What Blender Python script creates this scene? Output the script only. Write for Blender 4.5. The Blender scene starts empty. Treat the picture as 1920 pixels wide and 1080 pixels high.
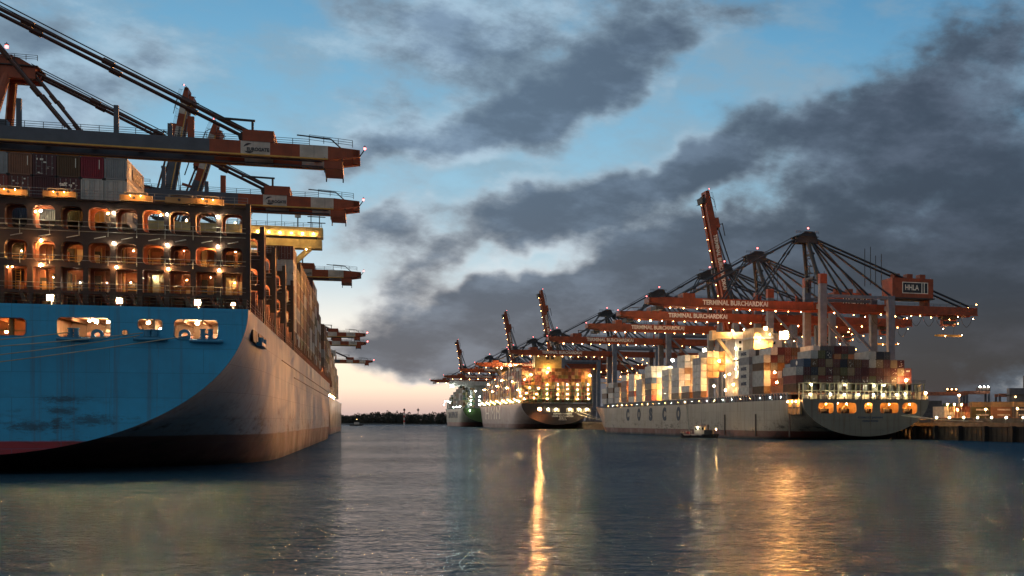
import bpy, bmesh, math, random
from mathutils import Vector, Matrix
random.seed(7)
C = bpy.context.scene.collection
S = bpy.context.scene
R = math.radians
# ------------------------------------------------------------------ camera
F, CX, HY, CH = 2400.0, 1500.0, 790.0, 6.0      # focal length and principal point in photo pixels, horizon row, eye height in metres
cd = bpy.data.cameras.new('camera'); cam = bpy.data.objects.new('camera', cd); C.objects.link(cam)
cd.sensor_width = 36; cd.lens = F/1920*36; cd.shift_x = (960-CX)/1920; cd.shift_y = (HY-540)/1920
cd.clip_end = 20000; cd.clip_start = .5
cam.location = (0, 0, CH); cam.rotation_euler = (R(90), 0, 0); S.camera = cam
S.view_settings.view_transform = 'Standard'; S.view_settings.look = 'None'
S.view_settings.exposure = 0; S.view_settings.gamma = 1
cy = S.cycles
cy.max_bounces = 5; cy.diffuse_bounces = 2; cy.glossy_bounces = 3; cy.sample_clamp_indirect = 4; cy.sample_clamp_direct = 450
cy.caustics_reflective = False; cy.caustics_refractive = False
cy.use_denoising = True
try: cy.use_light_tree = True
except Exception: pass
# ------------------------------------------------------------------ node helpers
def nd(t, typ, **k):
    n = t.nodes.new(typ)
    for a, b in k.items():
        if hasattr(n, a): setattr(n, a, b)
    return n
def math_(t, op, a, b=None, clamp=False):
    n = nd(t, 'ShaderNodeMath', operation=op); n.use_clamp = clamp
    for i, v in enumerate((a, b)):
        if v is None: continue
        if isinstance(v, (int, float)): n.inputs[i].default_value = v
        else: t.links.new(v, n.inputs[i])
    return n.outputs[0]
def mixc(t, f, a, b, blend='MIX'):
    n = nd(t, 'ShaderNodeMix', data_type='RGBA', blend_type=blend)
    for s, v in ((n.inputs[0], f), (n.inputs[6], a), (n.inputs[7], b)):
        if isinstance(v, (int, float)): s.default_value = v
        elif isinstance(v, tuple): s.default_value = (*v[:3], 1)
        else: t.links.new(v, s)
    return n.outputs[2]
def maprange(t, v, a, b, c=0., d=1., smooth=True):
    n = nd(t, 'ShaderNodeMapRange', interpolation_type='SMOOTHSTEP' if smooth else 'LINEAR')
    t.links.new(v, n.inputs[0])
    for i, x in zip((1, 2, 3, 4), (a, b, c, d)): n.inputs[i].default_value = x
    return n.outputs[0]
def ramp(t, v, stops):
    n = nd(t, 'ShaderNodeValToRGB'); t.links.new(v, n.inputs[0]); e = n.color_ramp.elements
    while len(e) < len(stops): e.new(0.5)
    for el, (p, c) in zip(e, stops): el.position = p; el.color = (*c, 1)
    return n.outputs[0]
def noise(t, vec, scale, detail=3, rough=.5, dist=0):
    n = nd(t, 'ShaderNodeTexNoise'); n.inputs['Scale'].default_value = scale; n.inputs['Detail'].default_value = detail
    n.inputs['Roughness'].default_value = rough; n.inputs['Distortion'].default_value = dist
    if vec is not None: t.links.new(vec, n.inputs['Vector'])
    return n
def mapping(t, vec, loc=(0,0,0), rot=(0,0,0), scale=(1,1,1), typ='POINT'):
    n = nd(t, 'ShaderNodeMapping', vector_type=typ); n.inputs['Location'].default_value = loc
    n.inputs['Rotation'].default_value = rot; n.inputs['Scale'].default_value = scale
    t.links.new(vec, n.inputs['Vector']); return n.outputs[0]
# ------------------------------------------------------------------ sky: dusk with broken cloud
W = bpy.data.worlds.new('World'); S.world = W; W.use_nodes = True
t = W.node_tree; t.nodes.clear()
SUNAZ = math.atan((735-CX)/F)
tc = nd(t, 'ShaderNodeTexCoord'); sx = nd(t, 'ShaderNodeSeparateXYZ'); t.links.new(tc.outputs['Generated'], sx.inputs[0])
az = math_(t, 'ARCTAN2', sx.outputs[0], sx.outputs[1]); el = math_(t, 'ARCSINE', sx.outputs[2])
cb = nd(t, 'ShaderNodeCombineXYZ'); t.links.new(az, cb.inputs[0]); t.links.new(el, cb.inputs[1]); ae = cb.outputs[0]
clear = ramp(t, maprange(t, el, 0, .5, smooth=False), [
    (0, (.44, .38, .40)), (.022, (.72, .56, .49)), (.05, (1.10, .88, .68)), (.09, (1.08, .96, .76)), (.14, (.94, .93, .85)),
    (.20, (.60, .74, .80)), (.32, (.33, .58, .74)), (.47, (.20, .46, .67)), (.66, (.10, .31, .53)), (1, (.06, .17, .34))])
dz = math_(t, 'ABSOLUTE', math_(t, 'SUBTRACT', az, SUNAZ))
clear = mixc(t, maprange(t, dz, .10, 1.0), clear, mixc(t, 1.0, clear, (.50, .62, .72), 'MULTIPLY'))
clear = mixc(t, maprange(t, dz, .9, 1.8), clear, (.27, .26, .24))
ns = nd(t, 'ShaderNodeTexSky', sky_type='NISHITA'); ns.sun_disc = False; ns.sun_elevation = R(1.0); ns.sun_rotation = SUNAZ
clear = mixc(t, 1.0, clear, mixc(t, 1.0, ns.outputs[0], (.004, .004, .004), 'MULTIPLY'), 'ADD')
def sky_noise(scale, detail, rot, stretch, off, rough=.55):
    return noise(t, mapping(t, ae, loc=off, rot=(0, 0, rot), scale=(scale/stretch, scale, scale)), 1.0, detail, rough)
wn = noise(t, ae, 9, 4, .6)
wsub = nd(t, 'ShaderNodeVectorMath', operation='SUBTRACT'); t.links.new(wn.outputs['Color'], wsub.inputs[0]); wsub.inputs[1].default_value = (.5, .5, .5)
wsc = nd(t, 'ShaderNodeVectorMath', operation='SCALE'); t.links.new(wsub.outputs[0], wsc.inputs[0]); wsc.inputs['Scale'].default_value = .085
wad = nd(t, 'ShaderNodeVectorMath', operation='ADD'); t.links.new(ae, wad.inputs[0]); t.links.new(wsc.outputs[0], wad.inputs[1]); aw = wad.outputs[0]
# cloud banks: (photo column, row, half width, half height, tilt, weight)
banks = [(60, 40, 260, 120, 30, .8), (200, 170, 230, 70, 25, .75), (330, 130, 120, 40, 20, .35), (120, 260, 160, 60, 0, .5), (900, 70, 330, 120, 8, 1.05), (1000, 180, 190, 80, 15, .6), (740, 30, 200, 70, 0, .45),
    (1230, 70, 150, 75, 25, .95), (1120, 160, 240, 55, 20, .7), (1380, 10, 130, 60, 0, .7), (790, 285, 250, 62, 14, 1.45),
    (670, 240, 120, 60, 10, .6), (1005, 265, 70, 80, 70, .6), (950, 425, 340, 60, 14, 1.15), (730, 410, 110, 50, 25, .8), (1120, 375, 220, 55, 22, .9),
    (1320, 290, 150, 65, 35, .9), (1480, 250, 240, 65, 24, .95), (1740, 170, 280, 120, 35, 1.0), (1880, 60, 140, 130, 60, .65),
    (1800, 430, 620, 220, 14, 1.25), (1380, 430, 280, 80, 14, .8), (1150, 520, 440, 85, 10, .95), (800, 590, 260, 50, 10, 1.0), (850, 655, 300, 40, -4, 1.15),
    (1560, 690, 800, 190, 0, 1.6), (1120, 640, 330, 110, 0, 1.1), (900, 695, 190, 20, -6, .6), (1330, 360, 150, 30, 18, -.75), (1010, 490, 120, 26, 12, -.75), (820, 545, 130, 24, 32, -.5),
    (700, 350, 110, 34, 10, -.5), (1190, 290, 130, 45, 35, -.45), (690, 740, 190, 90, 0, -1.3), (850, 750, 110, 26, 0, -1.3), (630, 590, 70, 130, 0, -.6), (740, 520, 130, 34, 22, .7), (680, 610, 90, 60, 10, .5), (520, 130, 170, 70, 0, -.3), (1500, 120, 150, 60, 30, -.4)]
den = None
for (px, py, rx, ry, ro, w) in banks:
    a0 = math.atan((px-CX)/F); e0 = math.asin((HY-py)/math.sqrt(F*F+(px-CX)**2+(HY-py)**2))
    m = mapping(t, aw, loc=(a0, e0, 0), rot=(0, 0, R(ro)), scale=(rx*1.35/F*math.cos(a0)**1.5, ry*1.35/F, 1), typ='TEXTURE')
    g = nd(t, 'ShaderNodeTexGradient', gradient_type='SPHERICAL'); t.links.new(m, g.inputs[0])
    s_ = math_(t, 'MULTIPLY', math_(t, 'SMOOTH_MIN', g.outputs['Fac'], .6), w*1.25) if 0 else math_(t, 'MULTIPLY', g.outputs['Fac'], w*1.15)
    den = s_ if den is None else math_(t, 'ADD', den, s_)
n1 = sky_noise(13, 7, R(18), 1.9, (3.1, 1.7, 0), .6).outputs['Fac']
n2 = sky_noise(34, 6, R(25), 1.6, (7.3, 2.2, 0), .62).outputs['Fac']
den = math_(t, 'ADD', den, math_(t, 'MULTIPLY', math_(t, 'SUBTRACT', n1, .5), 2.3))
den = math_(t, 'ADD', den, math_(t, 'MULTIPLY', math_(t, 'SUBTRACT', n2, .5), 1.5))
n4 = sky_noise(6.5, 4, R(20), 1.7, (9.1, 4.4, 0), .5).outputs['Fac']
den = math_(t, 'ADD', den, math_(t, 'MULTIPLY', math_(t, 'SUBTRACT', n4, .53), 1.1))
behind = maprange(t, dz, .75, 1.3)
den = math_(t, 'ADD', den, math_(t, 'MULTIPLY', behind, .45))
dens = maprange(t, den, .0, 1.05)
lowf = maprange(t, el, .03, .25)
ccol = mixc(t, lowf, (.098, .108, .135), (.115, .165, .235))
ccol = mixc(t, maprange(t, az, -.30, .12), ccol, mixc(t, lowf, (.020, .020, .027), (.052, .066, .096)))
thin = mixc(t, lowf, (.50, .47, .46), (.28, .38, .47))
thin = mixc(t, maprange(t, az, -.25, .15), thin, (.10, .145, .20))
cc = mixc(t, maprange(t, den, .35, 1.5), thin, ccol)
n3 = sky_noise(22, 6, R(22), 2.2, (1.3, 8.2, 0), .6).outputs['Fac']
cc = mixc(t, math_(t, 'MULTIPLY', maprange(t, n3, .42, .68), .8), cc, mixc(t, 1.0, cc, (2.1, 2.15, 2.1), 'MULTIPLY'))
veil = math_(t, 'MULTIPLY', maprange(t, n3, .40, .70), maprange(t, el, .10, .20, 0, .60))
clear = mixc(t, veil, clear, (.29, .38, .45))
sky = mixc(t, math_(t, 'MULTIPLY', dens, .95), clear, cc)
gl = math_(t, 'MULTIPLY', math_(t, 'MULTIPLY', maprange(t, az, -.62, -1.0), maprange(t, az, -2.6, -2.0)), maprange(t, el, .9, .05))
sky = mixc(t, math_(t, 'MULTIPLY', gl, .75), sky, (1.65, 1.22, .84))  # warm glow out of view to port, added to light the hull sides
below = maprange(t, el, -.01, 0)
sky = mixc(t, below, (.03, .04, .05), sky)
bg = nd(t, 'ShaderNodeBackground'); t.links.new(sky, bg.inputs[0]); bg.inputs[1].default_value = 1.0
ow = nd(t, 'ShaderNodeOutputWorld'); t.links.new(bg.outputs[0], ow.inputs[0])
# afterglow: the sun is at the horizon behind cloud
sd = bpy.data.lights.new('sun', 'SUN'); sun = bpy.data.objects.new('sun', sd); C.objects.link(sun)
sd.energy = .03; sd.angle = R(12); sd.color = (1, .62, .42)
sv = Vector((math.sin(SUNAZ), math.cos(SUNAZ), math.sin(R(3)))); sun.rotation_euler = (-sv).to_track_quat('-Z', 'Y').to_euler()

# ------------------------------------------------------------------ materials
_m = {}
def mat(name, col, rough=.6, metal=0, var=.25, vscale=.4, streak=0, streakcol=(.06, .03, .015), bump=0, bscale=3, spec=.5, coat=0):
    if name in _m: return _m[name]
    m = bpy.data.materials.new(name); m.use_nodes = True; t = m.node_tree; b = t.nodes['Principled BSDF']
    tc = nd(t, 'ShaderNodeTexCoord'); ob = tc.outputs['Object']
    n = noise(t, ob, vscale, 5, .6)
    dark = tuple(c*(1-var) for c in col); light = tuple(min(1, c*(1+var*.6)) for c in col)
    c = mixc(t, maprange(t, n.outputs['Fac'], .3, .7), dark, light)
    if streak:
        s1 = noise(t, mapping(t, ob, scale=(1.1, 1.1, .06)), 1.0, 5, .65)
        c = mixc(t, math_(t, 'MULTIPLY', maprange(t, s1.outputs['Fac'], .52, .75), streak), c, streakcol)
    t.links.new(c, b.inputs['Base Color'])
    b.inputs['Roughness'].default_value = rough; b.inputs['Metallic'].default_value = metal
    b.inputs['Specular IOR Level'].default_value = spec; b.inputs['Coat Weight'].default_value = coat
    if bump:
        n3 = noise(t, ob, bscale, 4, .6); bp = nd(t, 'ShaderNodeBump'); bp.inputs['Strength'].default_value = bump; bp.inputs['Distance'].default_value = .1
        t.links.new(n3.outputs['Fac'], bp.inputs['Height']); t.links.new(bp.outputs[0], b.inputs['Normal'])
    _m[name] = m; return m
def emis(name, col, strength):
    if name in _m: return _m[name]
    m = bpy.data.materials.new(name); m.use_nodes = True; t = m.node_tree; t.nodes.clear()
    e = nd(t, 'ShaderNodeEmission'); e.inputs[0].default_value = (*col, 1); e.inputs[1].default_value = strength
    o = nd(t, 'ShaderNodeOutputMaterial'); t.links.new(e.outputs[0], o.inputs[0]); _m[name] = m; return m
def hull_mat(name, base, boot, bootz, low=(.02, .012, .012), rough=.3, grime=.5, rust=.5, lines=True, scrape=(), seam=3.2, coat=.3):
    """ship paint: topsides, boot-topping and bottom by height, weld seams, rust streaks, scrapes and grime"""
    m = bpy.data.materials.new(name); m.use_nodes = True; t = m.node_tree; b = t.nodes['Principled BSDF']
    tc = nd(t, 'ShaderNodeTexCoord'); ob = tc.outputs['Object']; s = nd(t, 'ShaderNodeSeparateXYZ'); t.links.new(ob, s.inputs[0]); z = s.outputs[2]
    n0 = noise(t, ob, .12, 6, .65); c = mixc(t, maprange(t, n0.outputs['Fac'], .3, .7), tuple(v*.86 for v in base), tuple(v*1.1 for v in base))
    st = noise(t, mapping(t, ob, scale=(1.2, 1.2, .035)), 1.0, 6, .7)
    c = mixc(t, math_(t, 'MULTIPLY', maprange(t, st.outputs['Fac'], .50, .68), rust*.6), c, (.10, .045, .02))
    st2 = noise(t, mapping(t, ob, loc=(5, 9, 0), scale=(.5, .5, .02)), 1.0, 4, .6)
    c = mixc(t, math_(t, 'MULTIPLY', maprange(t, st2.outputs['Fac'], .5, .8), rust*.5), c, tuple(v*.55 for v in base))
    zn = math_(t, 'ADD', z, math_(t, 'MULTIPLY', math_(t, 'SUBTRACT', n0.outputs['Fac'], .5), .5))
    c = mixc(t, maprange(t, zn, bootz-.1, bootz+.1, 1, 0, False), c, boot)
    g = noise(t, mapping(t, ob, loc=(2, 4, 1), scale=(.16, .16, .5)), 1.0, 8, .75)
    gz = maprange(t, z, bootz+6.5, bootz+.3)
    c = mixc(t, math_(t, 'MULTIPLY', math_(t, 'MULTIPLY', maprange(t, g.outputs['Fac'], .50, .66), gz), grime), c, (.025, .02, .016))
    for (sx_, sz_, rx_, rz_) in scrape:
        g1 = nd(t, 'ShaderNodeTexGradient', gradient_type='SPHERICAL'); cs = nd(t, 'ShaderNodeCombineXYZ'); t.links.new(s.outputs[0], cs.inputs[0]); t.links.new(z, cs.inputs[1])
        t.links.new(mapping(t, cs.outputs[0], loc=(sx_, sz_, 0), scale=(rx_, rz_, 1), typ='TEXTURE'), g1.inputs[0])
        g2 = noise(t, mapping(t, ob, scale=(.9, .9, 2.6)), 1.0, 9, .85)
        c = mixc(t, math_(t, 'MULTIPLY', maprange(t, math_(t, 'ADD', math_(t, 'MULTIPLY', g1.outputs['Fac'], .34), g2.outputs['Fac']), .62, .80), .7), c, (.018, .03, .04))
    c = mixc(t, maprange(t, z, 1.1, .3), c, low)
    yz = nd(t, 'ShaderNodeCombineXYZ'); t.links.new(math_(t, 'ADD', s.outputs[1], s.outputs[0]), yz.inputs[0]); t.links.new(z, yz.inputs[1])
    br = nd(t, 'ShaderNodeTexBrick'); br.inputs['Scale'].default_value = 1; br.inputs['Mortar Size'].default_value = .045
    br.inputs['Brick Width'].default_value = seam*3.4; br.inputs['Row Height'].default_value = seam; br.inputs['Mortar Smooth'].default_value = .4
    t.links.new(yz.outputs[0], br.inputs[0]); c = mixc(t, math_(t, 'MULTIPLY', br.outputs['Fac'], .38), c, tuple(v*.35 for v in base))
    bt = nd(t, 'ShaderNodeTexBrick'); bt.inputs['Color1'].default_value = (.80, .80, .80, 1); bt.inputs['Color2'].default_value = (1.0, 1.0, 1.0, 1); bt.inputs['Mortar'].default_value = (.9, .9, .9, 1); bt.inputs['Scale'].default_value = 1
    bt.inputs['Brick Width'].default_value = seam*3.4; bt.inputs['Row Height'].default_value = seam; t.links.new(yz.outputs[0], bt.inputs[0]); c = mixc(t, .55, c, mixc(t, 1.0, c, bt.outputs['Color'], 'MULTIPLY'))
    t.links.new(c, b.inputs['Base Color'])
    rr = maprange(t, n0.outputs['Fac'], .3, .7, rough*.8, rough*1.4); t.links.new(rr, b.inputs['Roughness'])
    b.inputs['Coat Weight'].default_value = coat; b.inputs['Coat Roughness'].default_value = .2
    nn = noise(t, ob, .45, 2, .5); h = math_(t, 'ADD', math_(t, 'MULTIPLY', br.outputs['Fac'], -.25), nn.outputs['Fac'])
    bp = nd(t, 'ShaderNodeBump'); bp.inputs['Strength'].default_value = .5; bp.inputs['Distance'].default_value = .06
    t.links.new(h, bp.inputs['Height']); t.links.new(bp.outputs[0], b.inputs['Normal'])
    return m
M = dict(
    white=mat('white_paint', (.62, .62, .58), .5, streak=.5), cream=mat('cream_paint', (.62, .50, .30), .5, streak=.4), yellow=mat('yellow_paint', (.42, .34, .13), .5, streak=.3),
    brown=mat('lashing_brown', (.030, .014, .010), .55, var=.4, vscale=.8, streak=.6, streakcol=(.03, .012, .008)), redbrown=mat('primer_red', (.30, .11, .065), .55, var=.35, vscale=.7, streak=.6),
    orange=mat('crane_orange', (.27, .055, .018), .5, var=.25, streak=.4), cwhite=mat('crane_white', (.52, .48, .44), .5, streak=.35), cblue=mat('crane_steel', (.07, .085, .115), .45, var=.2),
    legblue=mat('crane_leg', (.13, .165, .22), .45, var=.2, streak=.3), navy=mat('crane_navy', (.018, .024, .035), .5), stay=mat('crane_stay', (.06, .022, .015), .5),
    railyellow=mat('walkway_yellow', (.62, .36, .07), .5), steel=mat('galvanised_steel', (.28, .28, .27), .4, metal=.3), dark=mat('dark_steel', (.03, .03, .032), .6),
    blue=mat('bollard_blue', (.03, .20, .36), .45), deck=mat('deck_red', (.10, .035, .025), .7), green=mat('lashing_green', (.05, .11, .06), .5), rope=mat('mooring_rope', (.32, .33, .27), .9),
    concrete=mat('quay_concrete', (.055, .052, .048), .85, var=.4, streak=.6, bump=.4), quaydark=mat('quay_wall_steel', (.008, .007, .006), .8, var=.5, streak=.5), rubber=mat('fender_rubber', (.012, .012, .012), .8),
    letter=mat('lettering_white', (.85, .8, .7), .5), letterdark=mat('lettering_dark', (.035, .05, .09), .6, var=.1), letterblue=mat('lettering_grey_blue', (.035, .055, .085), .6, streak=.3), glass=mat('window_glass', (.02, .03, .03), .1, spec=.8),
    red=mat('signal_red', (.40, .03, .02), .5), soil=mat('river_bank', (.03, .03, .022), .9, var=.4), leaf=mat('far_foliage', (.030, .032, .022), .8, var=.5, vscale=.05), bark=mat('bark', (.05, .04, .03), .9),
    mooring=mat('mooring_deck_paint', (.60, .30, .16), .6, var=.25, streak=.5, streakcol=(.2, .07, .03)), ochre=mat('ochre_paint', (.40, .24, .09), .6, var=.2, streak=.4))
def E(kind):
    return {'warm': emis('lamp_warm', (1, .54, .20), 700), 'sodium': emis('lamp_sodium', (1, .46, .13), 800), 'white': emis('lamp_white', (1, .86, .55), 450),
            'small': emis('lamp_small', (1, .45, .14), 60), 'red': emis('lamp_red', (1, .16, .15), 7), 'burst': emis('lamp_burst', (1, .44, .12), 2600), 'streak': emis('lamp_streak', (1, .36, .11), 6500), 'glare': emis('lamp_glare', (1, .66, .32), 12000), 'beam': emis('lamp_beam', (1, .58, .24), 36000), 'beacon': emis('lamp_beacon', (1, .38, .09), 90000), 'dim': emis('lamp_dim', (1, .55, .22), 14),
            'cold': emis('lamp_cold', (.85, 1, .9), 90)}[kind]
# ------------------------------------------------------------------ mesh builder
class MB:
    def __init__(s): s.v = []; s.f = []; s.mi = []; s.mats = []
    def _m(s, m):
        if m not in s.mats: s.mats.append(m)
        return s.mats.index(m)
    def add(s, vs, fs, m):
        k = len(s.v); s.v += [tuple(v) for v in vs]; i = s._m(m)
        for f in fs: s.f.append([k+a for a in f]); s.mi.append(i)
    def hexa(s, p, m): s.add(p, [(0,3,2,1), (4,5,6,7), (0,1,5,4), (1,2,6,5), (2,3,7,6), (3,0,4,7)], m)
    def box(s, x0, x1, y0, y1, z0, z1, m):
        s.hexa([(x0,y0,z0),(x1,y0,z0),(x1,y1,z0),(x0,y1,z0),(x0,y0,z1),(x1,y0,z1),(x1,y1,z1),(x0,y1,z1)], m); return s
    def beam(s, a, b, w, h, m, up=(0,0,1)):
        a = Vector(a); b = Vector(b); d = (b-a).normalized(); u = Vector(up)
        if abs(d.dot(u)) > .99: u = Vector((0,1,0))
        r = d.cross(u).normalized()*(w/2); u = r.cross(d).normalized()*(h/2)
        s.hexa([a-r-u, a+r-u, b+r-u, b-r-u, a-r+u, a+r+u, b+r+u, b-r+u], m); return s
    def tube(s, a, b, r, m, n=6, r2=None):
        a = Vector(a); b = Vector(b); d = (b-a).normalized(); u = Vector((0,0,1)) if abs(d.z) < .95 else Vector((1,0,0))
        x = d.cross(u).normalized(); y = x.cross(d); r2 = r if r2 is None else r2
        vs = [a+(x*math.cos(6.2832*i/n)+y*math.sin(6.2832*i/n))*r for i in range(n)]+[b+(x*math.cos(6.2832*i/n)+y*math.sin(6.2832*i/n))*r2 for i in range(n)]
        s.add(vs, [(i, (i+1) % n, n+(i+1) % n, n+i) for i in range(n)]+[tuple(range(n))[::-1], tuple(range(n, 2*n))], m); return s
    def rope(s, pts, r, m, n=6):
        for a, b in zip(pts, pts[1:]): s.tube(a, b, r, m, n)
    def prism(s, poly, y0, y1, m):      # poly in x,z
        n = len(poly); s.add([(x, y0, z) for x, z in poly]+[(x, y1, z) for x, z in poly],
            [tuple(range(n)), tuple(range(2*n-1, n-1, -1))]+[(i, n+i, n+(i+1) % n, (i+1) % n) for i in range(n)], m)
    def rail(s, a, b, h=1.1, step=2.2, r=.04, m=None, bars=3):
        a = Vector(a); b = Vector(b); L = (b-a).length; n = max(1, int(L/step)); up = Vector((0,0,1))
        for i in range(n+1): p = a+(b-a)*i/n; s.tube(p, p+up*h, r, m, 4)
        for k in range(bars): o = up*(h*(k+1)/bars); s.tube(a+o, b+o, r*.85, m, 4)
    def mesh(s, name, smooth=False):
        me = bpy.data.meshes.new(name); me.from_pydata(s.v, [], s.f); me.polygons.foreach_set('material_index', s.mi)
        for m in s.mats: me.materials.append(m)
        bm = bmesh.new(); bm.from_mesh(me); bmesh.ops.recalc_face_normals(bm, faces=bm.faces); bm.to_mesh(me); bm.free()
        if smooth: me.polygons.foreach_set('use_smooth', [True]*len(me.polygons))
        me.update(); return me
    def build(s, name, parent=None, smooth=False, **k):
        return link(name, s.mesh(name, smooth), parent, **k)
def link(name, me, parent=None, loc=None, rz=None, scale=None, label=None):
    o = bpy.data.objects.new(name, me); C.objects.link(o)
    if parent is not None: o.parent = parent
    if loc is not None: o.location = loc
    if rz is not None: o.rotation_euler = (0, 0, rz) if isinstance(rz, (int, float)) else rz
    if scale is not None: o.scale = (scale,)*3 if isinstance(scale, (int, float)) else scale
    if label: o['label'] = label
    return o
def tag(o, label, cat, group=None):
    o['label'] = label; o['category'] = cat
    if group: o['group'] = group
    return o
def thing(name, label, cat, loc=(0,0,0), rz=0, group=None):
    return tag(link(name, None, None, loc, rz), label, cat, group)
def kind(o, k): o['kind'] = k; return o
def plate_mesh(outline, holes, y0, y1, m):
    """flat sheet in the x,z plane with holes cut through it"""
    cu = bpy.data.curves.new('c', 'CURVE'); cu.dimensions = '2D'; cu.fill_mode = 'BOTH'; cu.extrude = abs(y1-y0)/2
    for pl in [outline]+list(holes):
        sp = cu.splines.new('POLY'); sp.points.add(len(pl)-1); sp.use_cyclic_u = True
        for p, (x, z) in zip(sp.points, pl): p.co = (x, z, 0, 1)
    o = bpy.data.objects.new('c', cu); C.objects.link(o)
    me = bpy.data.meshes.new_from_object(o.evaluated_get(bpy.context.evaluated_depsgraph_get()))
    bpy.data.objects.remove(o); ym = (y0+y1)/2
    for v in me.vertices: x, z, y = v.co; v.co = (x, ym+y, z)
    me.materials.clear(); me.materials.append(m); return me
def rrect(x0, x1, z0, z1, r, n=4):
    r = min(r, (x1-x0)/2*.99, (z1-z0)/2*.99); p = []
    for cx, cz, a in ((x1-r, z1-r, 0), (x0+r, z1-r, 90), (x0+r, z0+r, 180), (x1-r, z0+r, 270)):
        for i in range(n+1): b = R(a+90*i/n); p.append((cx+r*math.cos(b), cz+r*math.sin(b)))
    return p
_t = {}
def text_mesh(s, size, m, bold=.02, depth=.03, squeeze=1):
    key = (s, size, m.name, bold, squeeze)
    if key in _t: return _t[key]
    cu = bpy.data.curves.new('t', 'FONT'); cu.body = s; cu.size = size; cu.extrude = depth; cu.offset = bold*size; cu.align_x = 'CENTER'; cu.align_y = 'CENTER'; cu.resolution_u = 3
    o = bpy.data.objects.new('t', cu); C.objects.link(o)
    me = bpy.data.meshes.new_from_object(o.evaluated_get(bpy.context.evaluated_depsgraph_get())); bpy.data.objects.remove(o)
    for v in me.vertices: v.co.x *= squeeze
    me.materials.clear(); me.materials.append(m); me.name = 'lettering'; _t[key] = me; return me
AFT = (R(90), 0, 0)                    # lettering read from the stern side (-y)
STBD = (R(90), 0, R(90))               # read from +x
PORT = (R(90), 0, R(-90))              # read from -x
_lm = {}
def lamp(parent, loc, k, r, name='floodlight', down=True):
    key = (k, )
    if key not in _lm:
        bm = bmesh.new(); bmesh.ops.create_icosphere(bm, subdivisions=1, radius=1)
        b = MB(); b.add([v.co[:] for v in bm.verts], [[v.index for v in f.verts] for f in bm.faces], E(k)); bm.free()
        b.box(-.8, .8, -.8, .8, 1.05, 1.45, M['dark']); b.box(-.15, .15, -.15, .15, 1.45, 2.3, M['dark'])
        _lm[key] = b.mesh('lamp')
    return link(name, _lm[key], parent, loc, None, r)
def flood(parent, loc, k, r, tilt=0, yaw=0):
    """floodlight head: glowing glass towards the stern side, closed housing behind"""
    key = ('flood', k)
    if key not in _lm:
        bm = bmesh.new(); bmesh.ops.create_icosphere(bm, subdivisions=2, radius=1)
        b = MB(); b.add([(v.co.x, v.co.y*.4-.1, v.co.z) for v in bm.verts], [[v.index for v in f.verts] for f in bm.faces], E(k)); bm.free()
        b.box(-1.25, 1.25, -.02, 1.0, -1.2, 1.2, M['dark']); b.box(-1.3, -1.2, -3, 0, -1.2, 1.2, M['dark']); b.box(1.2, 1.3, -3, 0, -1.2, 1.2, M['dark']); b.box(-1.3, 1.3, -3, 0, 1.2, 1.3, M['dark']); b.box(-.15, .15, .3, .6, -2.4, -1.2, M['dark']); _lm[key] = b.mesh('floodlight')
    return link('floodlight', _lm[key], parent, loc, (R(tilt), 0, yaw), r)
# ------------------------------------------------------------------ frames of the two quays
class Frame:
    def __init__(s, ox, oy, th): s.ox, s.oy, s.th = ox, oy, th; s.c, s.s = math.cos(th), math.sin(th)
    def xz(s, px, py, y):              # where the sight line through a photo point crosses the plane y in ship space
        u = (px-CX)/F; x = (u*(s.oy+y*s.c)-s.ox+y*s.s)/(s.c-u*s.s); Y = s.oy+x*s.s+y*s.c
        return x, CH+(HY-py)/F*Y
    def yz(s, px, py, x):
        u = (px-CX)/F; y = (s.ox+x*s.c-u*(s.oy+x*s.s))/(s.s+u*s.c); Y = s.oy+x*s.s+y*s.c
        return y, CH+(HY-py)/F*Y
    def w(s, x, y, z=0): return (s.ox+x*s.c-y*s.s, s.oy+x*s.s+y*s.c, z)
TL, TR = math.atan(805/2400), math.atan(.375)
cL, sL = math.cos(TL), math.sin(TL)
LF = Frame(-65.5-29.5*cL, 152-29.5*sL, TL)
cR, sR = math.cos(TR), math.sin(TR)
RF = Frame(.8+21.9*cR, 400+21.9*sR, TR)
# ------------------------------------------------------------------ water and land
wm = bpy.data.materials.new('river_water'); wm.use_nodes = True; t = wm.node_tree; t.nodes.clear()
tc = nd(t, 'ShaderNodeTexCoord'); ob = tc.outputs['Object']
w1 = noise(t, mapping(t, ob, rot=(0, 0, .3), scale=(.5, .95, 1)), 1, 3, .55, .4); w2 = noise(t, mapping(t, ob, rot=(0, 0, -.2), scale=(1.7, 3.4, 1)), 1, 4, .65, .3)
w3 = noise(t, mapping(t, ob, scale=(.13, .2, 1)), 1, 2, .5)
patch = noise(t, mapping(t, ob, scale=(.012, .02, 1)), 1, 3, .5)
w0 = noise(t, mapping(t, ob, rot=(0, 0, .22), scale=(.13, .30, 1)), 1, 4, .6, .5)
h = math_(t, 'ADD', math_(t, 'MULTIPLY', w0.outputs['Fac'], 1.3), math_(t, 'MULTIPLY', w1.outputs['Fac'], .85)); h = math_(t, 'ADD', h, math_(t, 'MULTIPLY', w2.outputs['Fac'], .13)); h = math_(t, 'ADD', h, math_(t, 'MULTIPLY', w3.outputs['Fac'], .6))
h = math_(t, 'MULTIPLY', h, maprange(t, patch.outputs['Fac'], .3, .7, .7, 1.15))
bp = nd(t, 'ShaderNodeBump'); bp.inputs['Strength'].default_value = 1.0; bp.inputs['Distance'].default_value = .95
t.links.new(h, bp.inputs['Height'])
df = nd(t, 'ShaderNodeBsdfDiffuse'); df.inputs[0].default_value = (.014, .042, .068, 1)
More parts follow.
